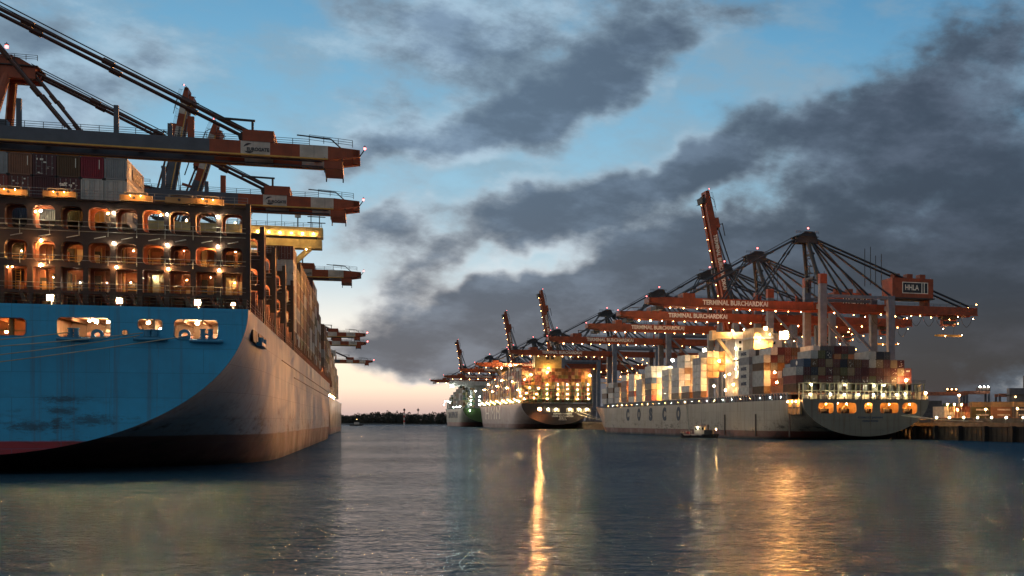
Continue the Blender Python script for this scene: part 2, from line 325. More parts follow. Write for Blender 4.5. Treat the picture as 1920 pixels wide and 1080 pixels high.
gsy = nd(t, 'ShaderNodeBsdfGlossy'); gsy.inputs['Color'].default_value = (.80, .92, 1, 1); gsy.inputs['Roughness'].default_value = .05
fr = nd(t, 'ShaderNodeFresnel'); fr.inputs['IOR'].default_value = 1.33
for n_ in (df, gsy, fr): t.links.new(bp.outputs[0], n_.inputs['Normal'])
fac = math_(t, 'MULTIPLY', math_(t, 'POWER', fr.outputs[0], 1.5), .92, True)
ms = nd(t, 'ShaderNodeMixShader'); t.links.new(fac, ms.inputs[0]); t.links.new(df.outputs[0], ms.inputs[1]); t.links.new(gsy.outputs[0], ms.inputs[2])
mo = nd(t, 'ShaderNodeOutputMaterial'); t.links.new(ms.outputs[0], mo.inputs[0])
wb = MB(); wb.add([(-6000, -400, 0), (5000, -400, 0), (5000, 9000, 0), (-6000, 9000, 0)], [(0, 1, 2, 3)], wm); kind(wb.build('water'), 'structure')
lb = MB()      # far bank
N = 60
for i in range(N):
    x0 = -1500+i*60; y0 = 2350+40*math.sin(i*.5); 
    hh = 5+3*math.sin(i*.3)
    x1 = x0+60; y1 = 2350+40*math.sin((i+1)*.5); h1 = 5+3*math.sin((i+1)*.3)
    lb.add([(x0, y0, -1), (x1, y1, -1), (x1, y1+15, 1.2), (x0, y0+15, 1.2), (x1, y1+160, h1), (x0, y0+160, hh), (x1, 6000, 8), (x0, 6000, 8)], [(0, 1, 2, 3), (3, 2, 4, 5), (5, 4, 6, 7)], M['soil'])
kind(lb.build('far_bank'), 'structure')
# wood on the far bank: one mass, leaf clumps on trunks
fb = MB(); rnd = random.Random(3)
for i in range(680):
    px = rnd.uniform(560, 1000); Y = rnd.uniform(2385, 2540); x = (px-CX)/F*Y
    hgt = (HY-rnd.triangular(766, 776, 772)-3*math.sin(px*.05)+4-abs(px-760)*.012)/F*Y+6
    hgt = max(8, hgt*(.68+.16*rnd.random())) - 3
    fb.tube((x, Y, 0), (x, Y, hgt*.7), .5, M['bark'], 4, .25)
    for k in range(80):
        f = rnd.random(); rr = (5.2*math.sin(math.pi*min(.97, .12+f*.85))+.8)
        a = rnd.uniform(0, 6.28); d = rr*rnd.random()**.5; s_ = rnd.uniform(.9, 2.3)
        p = Vector((x+d*math.cos(a), Y+d*math.sin(a), 1+hgt*(.02+.96*f))); q = [Vector((rnd.uniform(-1, 1), rnd.uniform(-1, 1), rnd.uniform(-1, 1)))*s_ for _ in range(3)]
        fb.add([p+q[0], p+q[1], p+q[2]], [(0, 1, 2)], M['leaf'])
fo = fb.build('forest'); tag(fo, 'dark leafless wood covering the far river bank between the ships', 'forest'); kind(fo, 'stuff')
# ------------------------------------------------------------------ containers: collected first, the 300 that show largest built singly
COL = {'orange': (.23, .10, .055), 'dark red': (.11, .030, .024), 'maroon': (.075, .018, .022), 'brown': (.105, .052, .020), 'crimson': (.22, .010, .025), 'grey': (.26, .27, .28), 'light grey': (.42, .42, .40),
       'white': (.62, .60, .54), 'red': (.20, .045, .035), 'blue': (.045, .075, .13), 'green': (.035, .085, .05), 'olive': (.10, .095, .03), 'ochre': (.34, .20, .05), 'navy': (.022, .027, .042), 'dark grey': (.075, .075, .08), 'tan': (.25, .18, .10)}
def cmat(c): return mat('container_'+c.replace(' ', '_'), COL[c], .5, var=.22, vscale=.5, streak=.55, streakcol=tuple(v*.4+.012 for v in COL[c]))
_cm = {}
def container_mesh(kind_, c):
    """12.2 x 2.44 x 2.6 m box with corner posts and castings; aft end (-y) either doors or a corrugated end wall"""
    key = (kind_, c)
    if key in _cm: return _cm[key]
    m = cmat(c); b = MB(); w, L, h = 1.22, 12.19, 2.59
    for x in (-w, w-.16):
        for y in (0, L-.16): b.box(x, x+.16, y, y+.16, 0, h, m)
    for y in (0.001, L-.161):
        b.box(-w+.16, w-.16, y, y+.14, 0, .16, m); b.box(-w+.16, w-.16, y, y+.14, h-.14, h, m)
    for x in (-w+.002, w-.102): b.box(x, x+.10, .16, L-.16, .0, .16, m); b.box(x, x+.10, .16, L-.16, h-.1, h, m)
    b.box(-w+.1, w-.1, .14, L-.14, h-.06, h-.03, m)
    def corr(p0, p1, nrm, n, d):
        p0 = Vector(p0); p1 = Vector(p1); nr = Vector(nrm)*d; vs = []; k = 0
        for i in range(n):
            for f, o in ((0, 0), (.35, 0), (.5, 1), (.85, 1)):
                q = p0+(p1-p0)*((i+f)/n)+nr*(-o); vs.append(q)
        vs.append(p1); top = [q+Vector((0, 0, h-.24)) for q in vs]; m_ = len(vs)
        b.add(vs+top, [(i, i+1, m_+i+1, m_+i) for i in range(m_-1)], m)
    corr((w-.02, .16, .15), (w-.02, L-.16, .15), (1, 0, 0), 36, .05); corr((-w+.02, .16, .15), (-w+.02, L-.16, .15), (-1, 0, 0), 36, .05)
    corr((-w+.16, L-.03, .15), (w-.16, L-.03, .15), (0, 1, 0), 9, .05)
    if kind_ == 'end': corr((-w+.16, .03, .15), (w-.16, .03, .15), (0, -1, 0), 9, .06)
    if kind_ == 'door': door_geo(b, m, 0)
    for x in (-w-.003, w-.177):
        for y in (-.004, L-.176):
            for z in (-.003, h-.117): b.box(x, x+.18, y, y+.18, z, z+.12, M['dark'])
    _cm[key] = b.mesh('container'); return _cm[key]
def door_geo(b, m, side):
    w, h = 1.22, 2.59
    for sx in (-1, 1):
        if side and sx != side: continue
        x0, x1 = (-w+.17, -.012) if sx < 0 else (.012, w-.17)
        b.box(x0, x1, .04, .09, .17, h-.15, m)
        for k in range(5): z = .3+k*.47; b.box(x0+.07, x1-.07, .032, .04, z, z+.34, m)
        for xr in (x0+.2, x1-.25):
            b.tube((xr, .0, .16), (xr, .0, h-.14), .022, M['steel'], 5)
            for z in (.2, .8, 1.5, 2.3): b.box(xr-.05, xr+.05, -.01, .04, z, z+.07, M['steel'])
        b.box(x0+.2, x0+.62, -.035, -.012, 1.08, 1.12, M['steel'])
CONT = []      # (sort size, world location, rz, colour, type, label, marks, near)
def cont(fr, x, y, z, c, k='end', label='', marks=(), near=False, group='', seen=True):
    P = fr.w(x, y, z); CONT.append((Vector(P).length, P, fr.th, c, k, label, marks, near, group))
ORD = ['first', 'second', 'third', 'fourth', 'fifth', 'sixth', 'seventh', 'eighth', 'ninth', 'tenth', 'eleventh', 'twelfth', 'thirteenth', 'fourteenth', 'fifteenth', 'sixteenth', 'seventeenth', 'eighteenth', 'nineteenth', 'twentieth', 'twenty-first', 'twenty-second', 'twenty-third', 'twenty-fourth']
PAL_DARK = ['dark red', 'maroon', 'brown', 'brown', 'tan', 'maroon', 'dark red', 'brown', 'tan', 'olive', 'navy', 'brown', 'tan', 'green', 'red', 'brown']
# ------------------------------------------------------------------ hulls
def smooth(a): a = max(0, min(1, a)); return a*a*(3-2*a)
def hull_loft(B, zt, L, zb0, m, run=60, bow=90, sheer=2.5, rake=14, n0=2.0):
    ys = [0, 1.5, 4, 7, 11, 16, 22, 29, 37, 46, 56, 68, 85]+[85+(L-bow-85)*i/5 for i in range(1, 6)]+[L-bow+bow*f for f in (.12, .25, .38, .5, .62, .73, .83, .91, .97, 1.0)]
    NP = 30; b = MB(); rings = []
    for y in ys:
        s_ = smooth(y/run); zb = zb0-(zb0+9)*smooth(y/(run*.85)); n = n0+5.0*s_; t = max(0, (y-(L-bow))/bow)
        top = zt+sheer*t**1.5; ring = []
        for k in range(NP+1):
            ph = math.pi/2*k/NP; xx = math.cos(ph)**(2/n) if k < NP else 0; z = top-(top-zb)*math.sin(ph)**(2/n)
            zz = max(0, min(1, (z+4)/(top+4))); e = 1.15+2.6*zz**1.5; wy = 1-t**e if t < 1 else 0
            xr = B*xx*max(wy, 0); yy = y+ (rake*(zz-.55) if 1 else 0)*t**3
            ring.append((xr, yy, z))
        rings.append(ring)
    for side in (1, -1):
        vs = [(x*side, y, z) for r_ in rings for (x, y, z) in r_]; fs = []
        for i in range(len(ys)-1):
            for k in range(NP): a = i*(NP+1)+k; fs.append((a, a+1, a+NP+2, a+NP+1))
        b.add(vs, fs, m)
    me = b.mesh('hull'); bm = bmesh.new(); bm.from_mesh(me); bmesh.ops.remove_doubles(bm, verts=bm.verts, dist=.001); bmesh.ops.recalc_face_normals(bm, faces=bm.faces); bm.to_mesh(me); bm.free()
    me.polygons.foreach_set('use_smooth', [True]*len(me.polygons))
    return me, rings
def transom_outline(B, zt, zb0, n0=2.0, N=30):
    p = []
    for k in range(N+1): ph = math.pi/2*k/N; p.append((B*(math.cos(ph)**(2/n0) if k < N else 0), zt-(zt-zb0)*math.sin(ph)**(2/n0)))
    return p+[(-x, z) for x, z in p[::-1][1:]]
def deck_mesh(rings, m, drop=.05):
    b = MB(); n = len(rings); vs = [(r_[0][0]-.05, r_[0][1], r_[0][2]-drop) for r_ in rings]+[(-r_[0][0]+.05, r_[0][1], r_[0][2]-drop) for r_ in rings]
    b.add(vs, [(i, i+1, n+i+1, n+i) for i in range(n-1)], m); return b.mesh('deck')

# ================================================================== SHIP ON THE LEFT
ship = thing('container_ship', 'huge container ship with bright blue stern and pale side, filling the left of the photo', 'ship', (LF.ox, LF.oy, 0), TL)
ZT, ZB = 19.3, 2.1
hm = hull_mat('big_ship_side', (.21, .30, .38), (.10, .048, .045), 4.2, rough=.5, grime=1, rust=.6, coat=0)  # ship's blue made greyer: the pale sky sheen is put into the colour
me, rings = hull_loft(29.5, ZT, 384, ZB, hm, run=75, bow=75, rake=10)
link('hull', me, ship); link('deck', deck_mesh(rings, M['deck'], .4), ship)
tm = hull_mat('big_ship_stern', (.03, .36, .66), (.30, .02, .035), 3.75, rough=.42, grime=.8, rust=.55, low=(.2, .015, .03), coat=0, seam=2.9, scrape=[(*LF.xz(120, 749, 0), 5, .9), (*LF.xz(175, 788, 0), 4.5, 1.3), (*LF.xz(107, 793, 0), 1.2, 1.6), (*LF.xz(60, 800, 0), 5, 1.2), (*LF.xz(115, 770, 0), 3.5, 1)])
X = lambda px, py, y=0: LF.xz(px, py, y)
def hole(px0, py0, px1, py1, r):
    x0, z1 = X(px0, py0); x1, z1b = X(px1, py0); _, z0 = X(px1, py1); return rrect(x0, x1, z0, (z1+z1b)/2, r)
holes = [hole(-40, 595, 49, 630, .5), hole(106, 595, 208, 634, .5), hole(258, 598, 305, 619, .4), hole(326, 599, 409, 637, .5), hole(228, 618, 240, 629, .3), hole(-110, 595, -70, 630, .4)]
link('transom', plate_mesh(transom_outline(29.47, ZT, ZB+.02), holes, .02, .14, tm), ship)
# rims around the openings, opening sills
rim = MB()
for hl in holes:
    rim = MB(); rim.rope([(x, .0, z) for x, z in hl+hl[:1]], .06, M['blue'], 5); rim.build('opening_rim', ship)
# mooring deck room behind the openings
rm = MB(); xl, xr, zf, zc = -2.5, 27.4, 15.35, 17.95
rm.box(xl, xr, .3, 9, zf-.2, zf, M['mooring']); rm.box(xl, xr, .3, 9, zc, zc+.2, M['mooring']); rm.box(xl, xr, 9, 9.2, zf-.2, zc, M['mooring']); rm.box(xr, xr+.2, .3, 9.2, zf-.2, zc+.2, M['mooring']); rm.box(xl-.2, xl, .3, 9.2, zf-.2, zc+.2, M['mooring'])
for hx in (8.9, 19.2):
    rm.box(hx, hx+.25, .3, 9, zf, zc, M['mooring'])
for k in range(14):
    x = 1+k*1.95; rm.box(x, x+.12, .3, 9, zc-.35, zc, M['mooring'])
    rm.box(x, x+.14, 8.7, 9, zf, zc, M['mooring'])
rm.tube((4.6, 1.4, zf), (4.6, 1.4, zc), .28, M['ochre'], 10)
rm.box(3.4, 9, 1.2, 1.3, zf+.9, zf+1.05, M['ochre'])
for x0, z0 in ((11.8, zf+.2), (13.6, zf+.5), (21.5, zf+.2), (24.5, zf+.2)):
    rm.box(x0, x0+1.2, 4.5, 6, zf, z0+1.0, M['cream']); rm.tube((x0, 4.2, zf+.7), (x0+1.5, 4.2, zf+.7), .45, M['redbrown'], 12)
rm.build('mooring_deck', ship)
def bitts(px0, px1, pyt, pyb, nm='roller_bollard'):
    x0, z1 = X(px0, pyt); x1, _ = X(px1, pyt); _, z0 = X(px1, pyb); b = MB(); w = x1-x0
    for i in (0, 1):
        xc = x0+.28+i*(w-.56); b.tube((xc, -.25, z0), (xc, -.25, z1), .26, M['blue'], 12); b.tube((xc, -.25, z1), (xc, -.25, z1+.12), .34, M['blue'], 12); b.tube((xc, -.25, z0+.05), (xc, -.25, z0+.2), .36, M['blue'], 12)
    b.box(x0-.3, x1+.3, -.6, .3, z0-.18, z0, M['blue']); b.tube((x0, -.25, (z0+z1)/2), (x1, -.25, (z0+z1)/2), .12, M['blue'], 8)
    b.build(nm, ship)
    c = MB(); c.tube((x0-1.1, -.45, z0-.28), (x1+1.1, -.45, z0-.28), .2, M['blue'], 10); c.box(x0-1.0, x1+1.0, -.62, .02, z0-.24, z0-.19, M['blue']); c.build('roller_ledge', ship)
bitts(128, 149, 617, 632); bitts(271, 283, 620, 632); bitts(284, 296, 620, 632); bitts(376, 400, 619, 636)
for pxa in (182, 346):
    x0, z1 = X(pxa, 617); _, z0 = X(pxa, 633); b = MB(); r_ = .62
    ar = [(x0+r_*math.cos(R(a)), z0+.35+r_*math.sin(R(a))) for a in range(0, 181, 15)]+[(x0-r_, z0-.25), (x0+r_, z0-.25)]
    ho = [(x0+.34*math.cos(R(a)), z0+.35+.27*math.sin(R(a))) for a in range(0, 360, 24)]
    o = link('fairlead', plate_mesh(ar, [ho], -.12, .5, M['blue']), ship)
for (px, py, k, r, yy) in ((181, 603, 'white', .2, 1.2), (203, 604, 'white', .15, 1.5), (168, 597, 'white', .12, 2.2), (278, 605, 'white', .2, 1.2), (301, 618, 'cold', .16, .8), (370, 606, 'white', .22, 1.3), (347, 621, 'white', .14, 2.5), (394, 620, 'white', .14, 2.5), (20, 607, 'small', .22, 5.5), (12, 622, 'small', .2, 4.5), (-20, 606, 'small', .2, 3)):
    x, z = X(px, py, yy); lamp(ship, (x, yy, min(z, zc-.3)), k, r, 'mooring_deck_lamp')
# side openings near the quarter: dark proud patches painted for their shaded insides
sb = MB()
y0, z1 = LF.yz(474, 612, 29.5); y1, z0 = LF.yz(482, 646, 29.5)
def side_patch(b, y0, y1, z0, z1, m, x=29.5, d=.05, r=.5):
    pl = rrect(y0, y1, z0, z1, r); n = len(pl); b.add([(x-.3, p, q) for p, q in pl]+[(x+d, p, q) for p, q in pl], [tuple(range(n)), tuple(range(2*n-1, n-1, -1))]+[(i, n+i, n+(i+1) % n, (i+1) % n) for i in range(n)], m)
for i, (pa, pb, t_, bo) in enumerate(((474, 482, 611, 645), (485, 498, 619, 642))):
    ya, zt_ = LF.yz(pa, t_, 29.5); yb, zb_ = LF.yz(pb, bo, 29.5); side_patch(sb, ya, yb, zb_, zt_-.4, M['brown'], r=.6)
sb.build('side_opening', ship)
b = MB()
ya, zq = LF.yz(487, 640, 29.9); yb, zr = LF.yz(497, 655, 29.9)
b.box(29.5, 30.2, ya, yb, zr, zr+.5, M['blue']); 
for f in (.25, .75): b.tube((29.9, ya+(yb-ya)*f, zr), (29.9, ya+(yb-ya)*f, zq+.6), .35, M['blue'], 10)
b.build('roller_bollard', ship)
# weld-on knuckle line and draught rails along the side
kn = MB()
for zz in (15.9, 14.2): kn.box(29.46, 29.60, 60 if zz > 15 else 95, 300, zz, zz+.12, M['dark'])
kn.build('rubbing_strake', ship)
# bulwark rail on the stern
rl = MB(); rl.rail((-3, .3, ZT), (29.3, .3, ZT), 1.15, 1.6, .035, M['dark']); rl.rail((29.3, .4, ZT), (29.3, 230, ZT), 1.15, 3.5, .05, M['redbrown']); rl.build('handrail', ship)
# ---- lashing bridge over the stern
def lashing_bridge(par, y, x_lo, x_hi, pitch, z0, zt, rows, mt, depth=2.0, legs=True, hw=.84):
    xs = []; x = x_hi-.35
    while x-pitch > x_lo: xs.append(x); x -= pitch
    hs = []
    for x in xs:
        for (a, c, r) in rows: hs.append(rrect(x-pitch+.28, x-.28, a, c, r))
    out = [(x_lo, z0), (x_hi, z0), (x_hi, zt), (x_lo, zt)]
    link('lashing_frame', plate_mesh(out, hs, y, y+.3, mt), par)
    link('lashing_frame', plate_mesh([(x_lo+.05, z0+.05), (x_hi-.05, z0+.05), (x_hi-.05, zt-.05), (x_lo+.05, zt-.05)], hs, y+.3, y+1.1, M['redbrown']), par)  # lighter than the front plate: lamp glow on the reveals put into its colour
    hs2 = [rrect(x-pitch+.5, x-.5, a+.1, c-.1, r) for x in xs for (a, c, r) in rows]
    link('lashing_frame', plate_mesh(out, hs2, y+depth, y+depth+.3, M['redbrown']), par)
    b = MB(); levels = [rows[0][0]-.1]+[(rows[i][0]+rows[i+1][1])/2 for i in range(len(rows)-1)]
    for z in levels[0:]: b.box(x_lo, x_hi, y+1.1, y+depth, z-.08, z, M['redbrown'])
    for x in xs+[xs[-1]-pitch]: b.box(x-.12, x+.12, y+1.1, y+depth, z0, zt-.1, M['redbrown'])
    b.box(x_lo, x_hi, y-.5, y+depth+.8, zt, zt+.12, mt); b.build('lashing_gangway', par)
    r = MB()
    for z in levels: r.rail((x_lo, y-.08, z), (x_hi, y-.08, z), 1.05, pitch, .03, M['steel'], 2)
    r.rail((x_lo, y-.45, zt+.12), (x_hi, y-.45, zt+.12), 1.05, 1.4, .03, M['steel']); r.build('handrail', par)
    return xs
ROWS = [(28.3, 31.0, .62), (24.5, 26.9, .62), (21.2, 23.9, .1), (19.45, 20.85, .1)]
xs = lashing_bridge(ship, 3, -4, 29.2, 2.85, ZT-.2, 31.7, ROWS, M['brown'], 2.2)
b = MB()        # corner mast, slanted legs, pipes, stowed lashing rods
b.box(29.0, 29.5, 2.5, 3.3, ZT-.2, 32.2, M['brown']); b.build('corner_mast', ship); b = MB()
for x in xs:
    b.beam((x-.9, 2.75, 20.9), (x-.2, 2.75, ZT), .35, .35, M['brown']); b.build('lashing_leg', ship); b = MB()
    b.tube((x-1.9, 2.7, 27.3), (x-.7, 2.7, 27.6), .06, M['steel'], 5); b.build('lashing_rod', ship); b = MB()

rb = random.Random(5)       # orange-lit boxes along the top walkway
for px, py in ((20, 368), (112, 374), (255, 380), (390, 385), (340, 384)):
    x, z = X(px, py, 2.2); b = MB(); b.box(x-1.7, x+1.7, 2.0, 2.7, 31.85, 32.5, M['ochre']); b.box(x-1.2, x+1.2, 1.8, 2.9, 32.75, 32.82, M['steel']); b.tube((x-.2, 1.99, 32.2), (x-.2, 1.9, 32.2), .16, M['dark'], 8)
    b.tube((x-1.2, 1.9, 32.5), (x-1.2, 1.9, 32.8), .04, M['steel'], 4); b.tube((x+1.2, 1.9, 32.5), (x+1.2, 1.9, 32.8), .04, M['steel'], 4); b.build('equipment_box', ship)
    if px != 340:
        lamp(ship, (x-.5, 1.45, 32.35), 'burst', .026); lamp(ship, (x+.6, 1.45, 32.35), 'burst', .026)
for px, py, k, r in ((76, 395, 'white', .13), (213, 399, 'white', .13), (313, 402, 'cold', .15), (408, 406, 'white', .15), (77, 451, 'warm', .15), (213, 456, 'white', .13), (313, 459, 'white', .13), (408, 462, 'white', .13),
                  (76, 497, 'warm', .18), (218, 501, 'warm', .13), (315, 504, 'warm', .13), (411, 507, 'warm', .13), (-30, 451, 'warm', .15), (23, 500, 'dim', .12)):
    x, z = X(px, py, 2.7); lamp(ship, (x, 2.75, z), k, r); rb.random() < .85 and lamp(ship, (x-.9, 4.55, z+.15), rb.choice(['sodium', 'warm']), rb.uniform(.06, .10)); rb.random() < .6 and lamp(ship, (x+1.6, 6.6, z-.1), 'sodium', rb.choice([.05, .08, .1]))
for px, py, r in ((97, 558, .26), (226, 564, .24), (372, 567, .26), (438, 570, .16)):
    x, z = X(px, py, 1.2); flood(ship, (x, 1.2, z), 'beam', r*1.05, 6); b = MB(); b.tube((x, 1.35, ZT), (x, 1.35, z-.2), .05, M['dark'], 5); b.build('lamp_post', ship)
# brown deckhouse, ladders and lockers behind the bridge
b = MB()
b.box(-6, 29, 8.2, 8.5, ZT-.2, 28.3, M['redbrown'])
for i in range(16):
    x = -4+i*2.1; b.box(x, x+.18, 7.7, 8.2, ZT, 28.2, M['redbrown'])
for z in (21.0, 24.3, 27.8): b.box(-6, 29, 6.2, 8.2, z-.1, z, M['brown'])
b.build('deckhouse_wall', ship)
for i in range(12):
    for z0_, h_ in ((ZT, 1.7), (21.1, 2.9), (24.4, 3.2)):
        for q in range(2):
            if rb.random() < .75:
                x = -3.6+i*2.72+q*1.35; w = rb.uniform(.5, 1.3); mt = rb.choice([M['brown'], M['brown'], M['dark'], M['redbrown'], M['cream'], M['deck'], M['steel']]); b = MB(); yy = rb.uniform(7.0, 8.1)
                b.box(x, x+w, yy, 8.19, z0_+rb.choice([0, 0, .5]), z0_+h_*rb.uniform(.55, .95), mt); b.build('bulkhead_locker', ship)
for px, py in ((40, 470), (100, 520), (160, 462), (150, 530), (250, 470), (245, 530), (290, 520), (345, 470), (350, 525), (395, 520), (440, 465), (440, 530), (60, 410), (270, 410), (350, 412), (200, 530)):
    x, z = X(px, py, 6.8); lamp(ship, (x, 6.9, z), rb.choice(['warm', 'sodium', 'white']), rb.uniform(.03, .065))
b = MB()
for i in range(11):
    x = 1+i*2.6+rb.uniform(-.3, .3)
    for z in (ZT, 21.2, 24.5):
        if rb.random() < .8:
            w = rb.uniform(.4, .9); h = rb.uniform(.8, 1.7); b = MB(); b.box(x, x+w, 7.1, 7.7, z, z+h, rb.choice([M['ochre'], M['redbrown'], M['brown'], M['cream']])); b.build('deck_locker', ship)
        b = MB(); b.tube((x+1.2, 6.6, z), (x+1.2, 6.6, z+2.2), .07, M['ochre'], 5); b.build('vent_pipe', ship)
    if i % 3 == 1:
        b = MB()
        for q in range(9): b.tube((x, 6.4, 21.3+q*.3), (x+.5, 6.4, 21.3+q*.3), .03, M['railyellow'], 4)
        b.tube((x, 6.4, 21.2), (x, 6.4, 24.2), .04, M['railyellow'], 4); b.tube((x+.5, 6.4, 21.2), (x+.5, 6.4, 24.2), .04, M['railyellow'], 4); b.build('ladder', ship)
b = MB(); b.rail((-6, 6.3, 21.0), (29, 6.3, 21.0), 1.1, 1.5, .035, M['railyellow']); b.rail((-6, 6.3, 24.3), (29, 6.3, 24.3), 1.1, 1.5, .035, M['railyellow'])
b.build('handrail', ship)
# further lashing bridges along the starboard side, hatch coamings
for i, y in enumerate((25, 47, 71, 95)):
    lashing_bridge(ship, y, 2, 29.2, 2.85, ZT-.2, 31.6, ROWS, M['brown'], 2.0)
    b = MB(); b.box(28.9, 29.45, y-.6, y+.2, ZT-.2, 32.6, M['brown']); b.box(28.9, 29.45, y+2.1, y+2.5, ZT-.2, 31.8, M['redbrown']); b.build('corner_mast', ship)
    for z in (30.0, 26.2, 22.6, 20.2): lamp(ship, (27.2, y+1.2, z), 'warm', .15); lamp(ship, (20.0, y+1.2, z+.1), 'warm', .14)
STM = []
for h_ in (2.2, 3.5): b = MB(); b.box(-.25, .25, -.25, .25, 0, h_, M['redbrown']); STM.append(b.mesh('side_stanchion'))
b = MB()
for i in range(96):
    y = 12+i*3.7
    if y < 355: link('side_stanchion', STM[0 if i % 3 else 1], ship, (29.1, y, ZT-.3))
b.box(-27, 27.5, 106, 352, ZT-.1, ZT+1.7, M['redbrown'])
b.build('hatch_coaming', ship)
for i in range(14): lamp(ship, (28.3, 108+i*16.4, ZT+2.3), 'warm' if i % 2 else 'sodium', .16)
# small bays between the first bridges: dark machinery with container ends
# navigating bridge tower with wing
b = MB(); Yb = 247
b.box(-16, 16, Yb, Yb+14, ZT, 57, M['cream'])
b.build('accommodation_block', ship)
b = MB(); b.box(-29.5, 29.3, Yb-1, Yb+4.5, 58.0, 60.6, M['yellow']); b.box(-29.6, 29.6, Yb-1.3, Yb+4.8, 61.3, 64.2, M['yellow']); b.box(-28, 28, Yb-.4, Yb+4, 60.6, 61.3, M['dark'])
b.beam((17, Yb+1, 49), (26, Yb+1, 58.2), 1.5, 1.5, M['yellow']); b.beam((17, Yb+1, 57.5), (14, Yb+1, 47), 1.1, 1.1, M['yellow']); b.build('bridge_wing', ship)
for i in range(7): lamp(ship, (27-i*3.1, Yb-1.8, 62.2), 'warm', .15); lamp(ship, (25-i*4.4, Yb-2.2, 57.4), 'warm', .11)
b = MB(); b.rail((-20, Yb-1, 64.2), (29.3, Yb-1, 64.2), 1.3, 2.5, .06, M['dark'])
b.tube((22.5, Yb+1, 64.2), (22.5, Yb+1, 67.5), .2, M['dark'], 6); b.tube((22.5, Yb+1, 67.3), (22.5, Yb+1, 68.6), .9, M['cwhite'], 10); b.tube((22.5, Yb+1, 68.6), (22.5, Yb+1, 69.5), .9, M['cwhite'], 10, .3)
for x in (26.2, 28.6): b.tube((x, Yb+1, 64.2), (x, Yb+1, 69.5), .14, M['dark'], 5)
for z in (65.8, 67.6, 69.3): b.box(25.2, 30.3, Yb+.8, Yb+1.1, z, z+.25, M['dark'])
for x, h_ in ((2, 9), (7, 5), (14, 6), (18, 7)): b.tube((x, Yb+1, 64.2), (x, Yb+1, 64.2+h_*.8), .07, M['dark'], 4)
b.build('bridge_mast', ship)
# funnel casing seen white through the openings
b = MB(); b.box(6, 15, 72, 84, ZT, 35, M['cwhite']); b.box(5.5, 15.5, 71.5, 84.5, 33.6, 34.2, M['legblue'])
for i in range(5):
    for j in range(3): b.box(7.2+i*1.5, 8.0+i*1.5, 71.9, 72, 29.5+j*1.5, 30.4+j*1.5, M['glass'])
b.build('funnel_casing', ship)

# ---- containers on this ship
gL = 'containers stacked on the big blue ship'
def Lx(px, y=7.5): return LF.xz(px, 328, y)[0]
y7 = 7.6; pitch = 2.52; xR = Lx(238, y7)-1.22
_, zr1 = X(200, 371, y7); zA, zB = 35.15, 32.5
rowA = [('grey', 'end', 'plain grey container ending the top row above pale grey doors on the blue ship'), ('crimson', 'end', 'crimson container in the top row between the grey and the olive brown one'), ('brown', 'end', 'olive brown container with corrugated end in the top row, left of the crimson one'),
        ('maroon', 'door', 'dark maroon container with white lock bars beside the orange brown one, top row'), ('orange', 'end', 'orange brown container with a white stripe in the top row under the boom'), ('grey', 'door', 'pale grey container cut by the left photo edge, top row'), ('dark red', 'end', None), ('blue', 'end', None)]
rowB = [('light grey', 'door', 'light grey container doors lit orange from below, directly under the plain grey end'), ('light grey', 'door', 'light grey container doors in shade, under the crimson container on the big ship'), ('maroon', 'door', 'dark brown container with the white letters tex on its door, under the olive brown one'),
        ('maroon', 'end', 'dark purple brown container with ribbed end, left of the one lettered tex'), ('dark red', 'door', 'dark red container with white placards on its doors, below the orange brown one'), ('red', 'door', 'bright red container with white lettering cut by the left photo edge, second row'), ('brown', 'door', None), ('grey', 'end', None)]
for i in range(6):
    c, k, l = rowA[i]; mk = []
    if i == 0: mk = [('MAERSK', 'side', 1.9, 'letterdark', (1.24, 6.9, 1.25)), ('star', 'side', 0, '', (1.24, 2.0, 1.35))]
    if i == 3: mk = [('plates', '', 0, '', 0)]
    if i in (1, 2, 4): mk = [('bar', '', 0, '', 0)]
    cont(LF, xR-i*pitch, y7, zA, c, k, l, mk, True, gL)
    c, k, l = rowB[i]; mk = []
    if i == 0: mk = [('MAERSK', 'side', 1.9, 'letterdark', (1.24, 6.9, 1.25)), ('star', 'side', 0, '', (1.24, 2.0, 1.35))]
    if i == 2: mk = [('tex', 'aft', .62, 'letter', (-.55, -.02, 1.75)), ('plates', '', 0, '', 0)]
    if i in (4, 5): mk = [('plates', '', 0, '', 0)]
    cont(LF, xR-i*pitch, y7, zB, c, k, l, mk, True, gL)
# third tier seen through the upper openings
for i, (c, k, l) in enumerate([('light grey', 'end', 'light grey container behind the upper opening under the lit grey doors'), ('ochre', 'door', 'yellow lit container behind the fourth upper opening of the frame'), ('olive', 'end', 'olive green container behind the third upper opening of the frame'), ('white', 'end', 'pale container beside the olive one, behind the third upper opening'), ('blue', 'end', 'blue grey ribbed container behind the second upper opening'), ('dark grey', 'end', 'dark ribbed container behind the first upper opening at the left edge')]):
    cont(LF, xR-i*pitch, y7+.1, 29.87, c, k, l, [('MAERSK', 'side', 1.9, 'letterdark', (1.24, 6.9, 1.25))] if i == 0 else [], False, gL)
for i, (x, z, c, l) in enumerate([(xR+5.6, 29.6, 'ochre', 'yellow container seen through the sixth upper opening'), (xR+3.1, 29.6, 'dark red', 'dark red container beside the yellow one, seen through the sixth upper opening'), (xR+8.2, 28.4, 'olive', 'olive yellow container seen through the seventh upper opening')]):
    cont(LF, x, 29, z, c, 'end', l, [], False, gL)
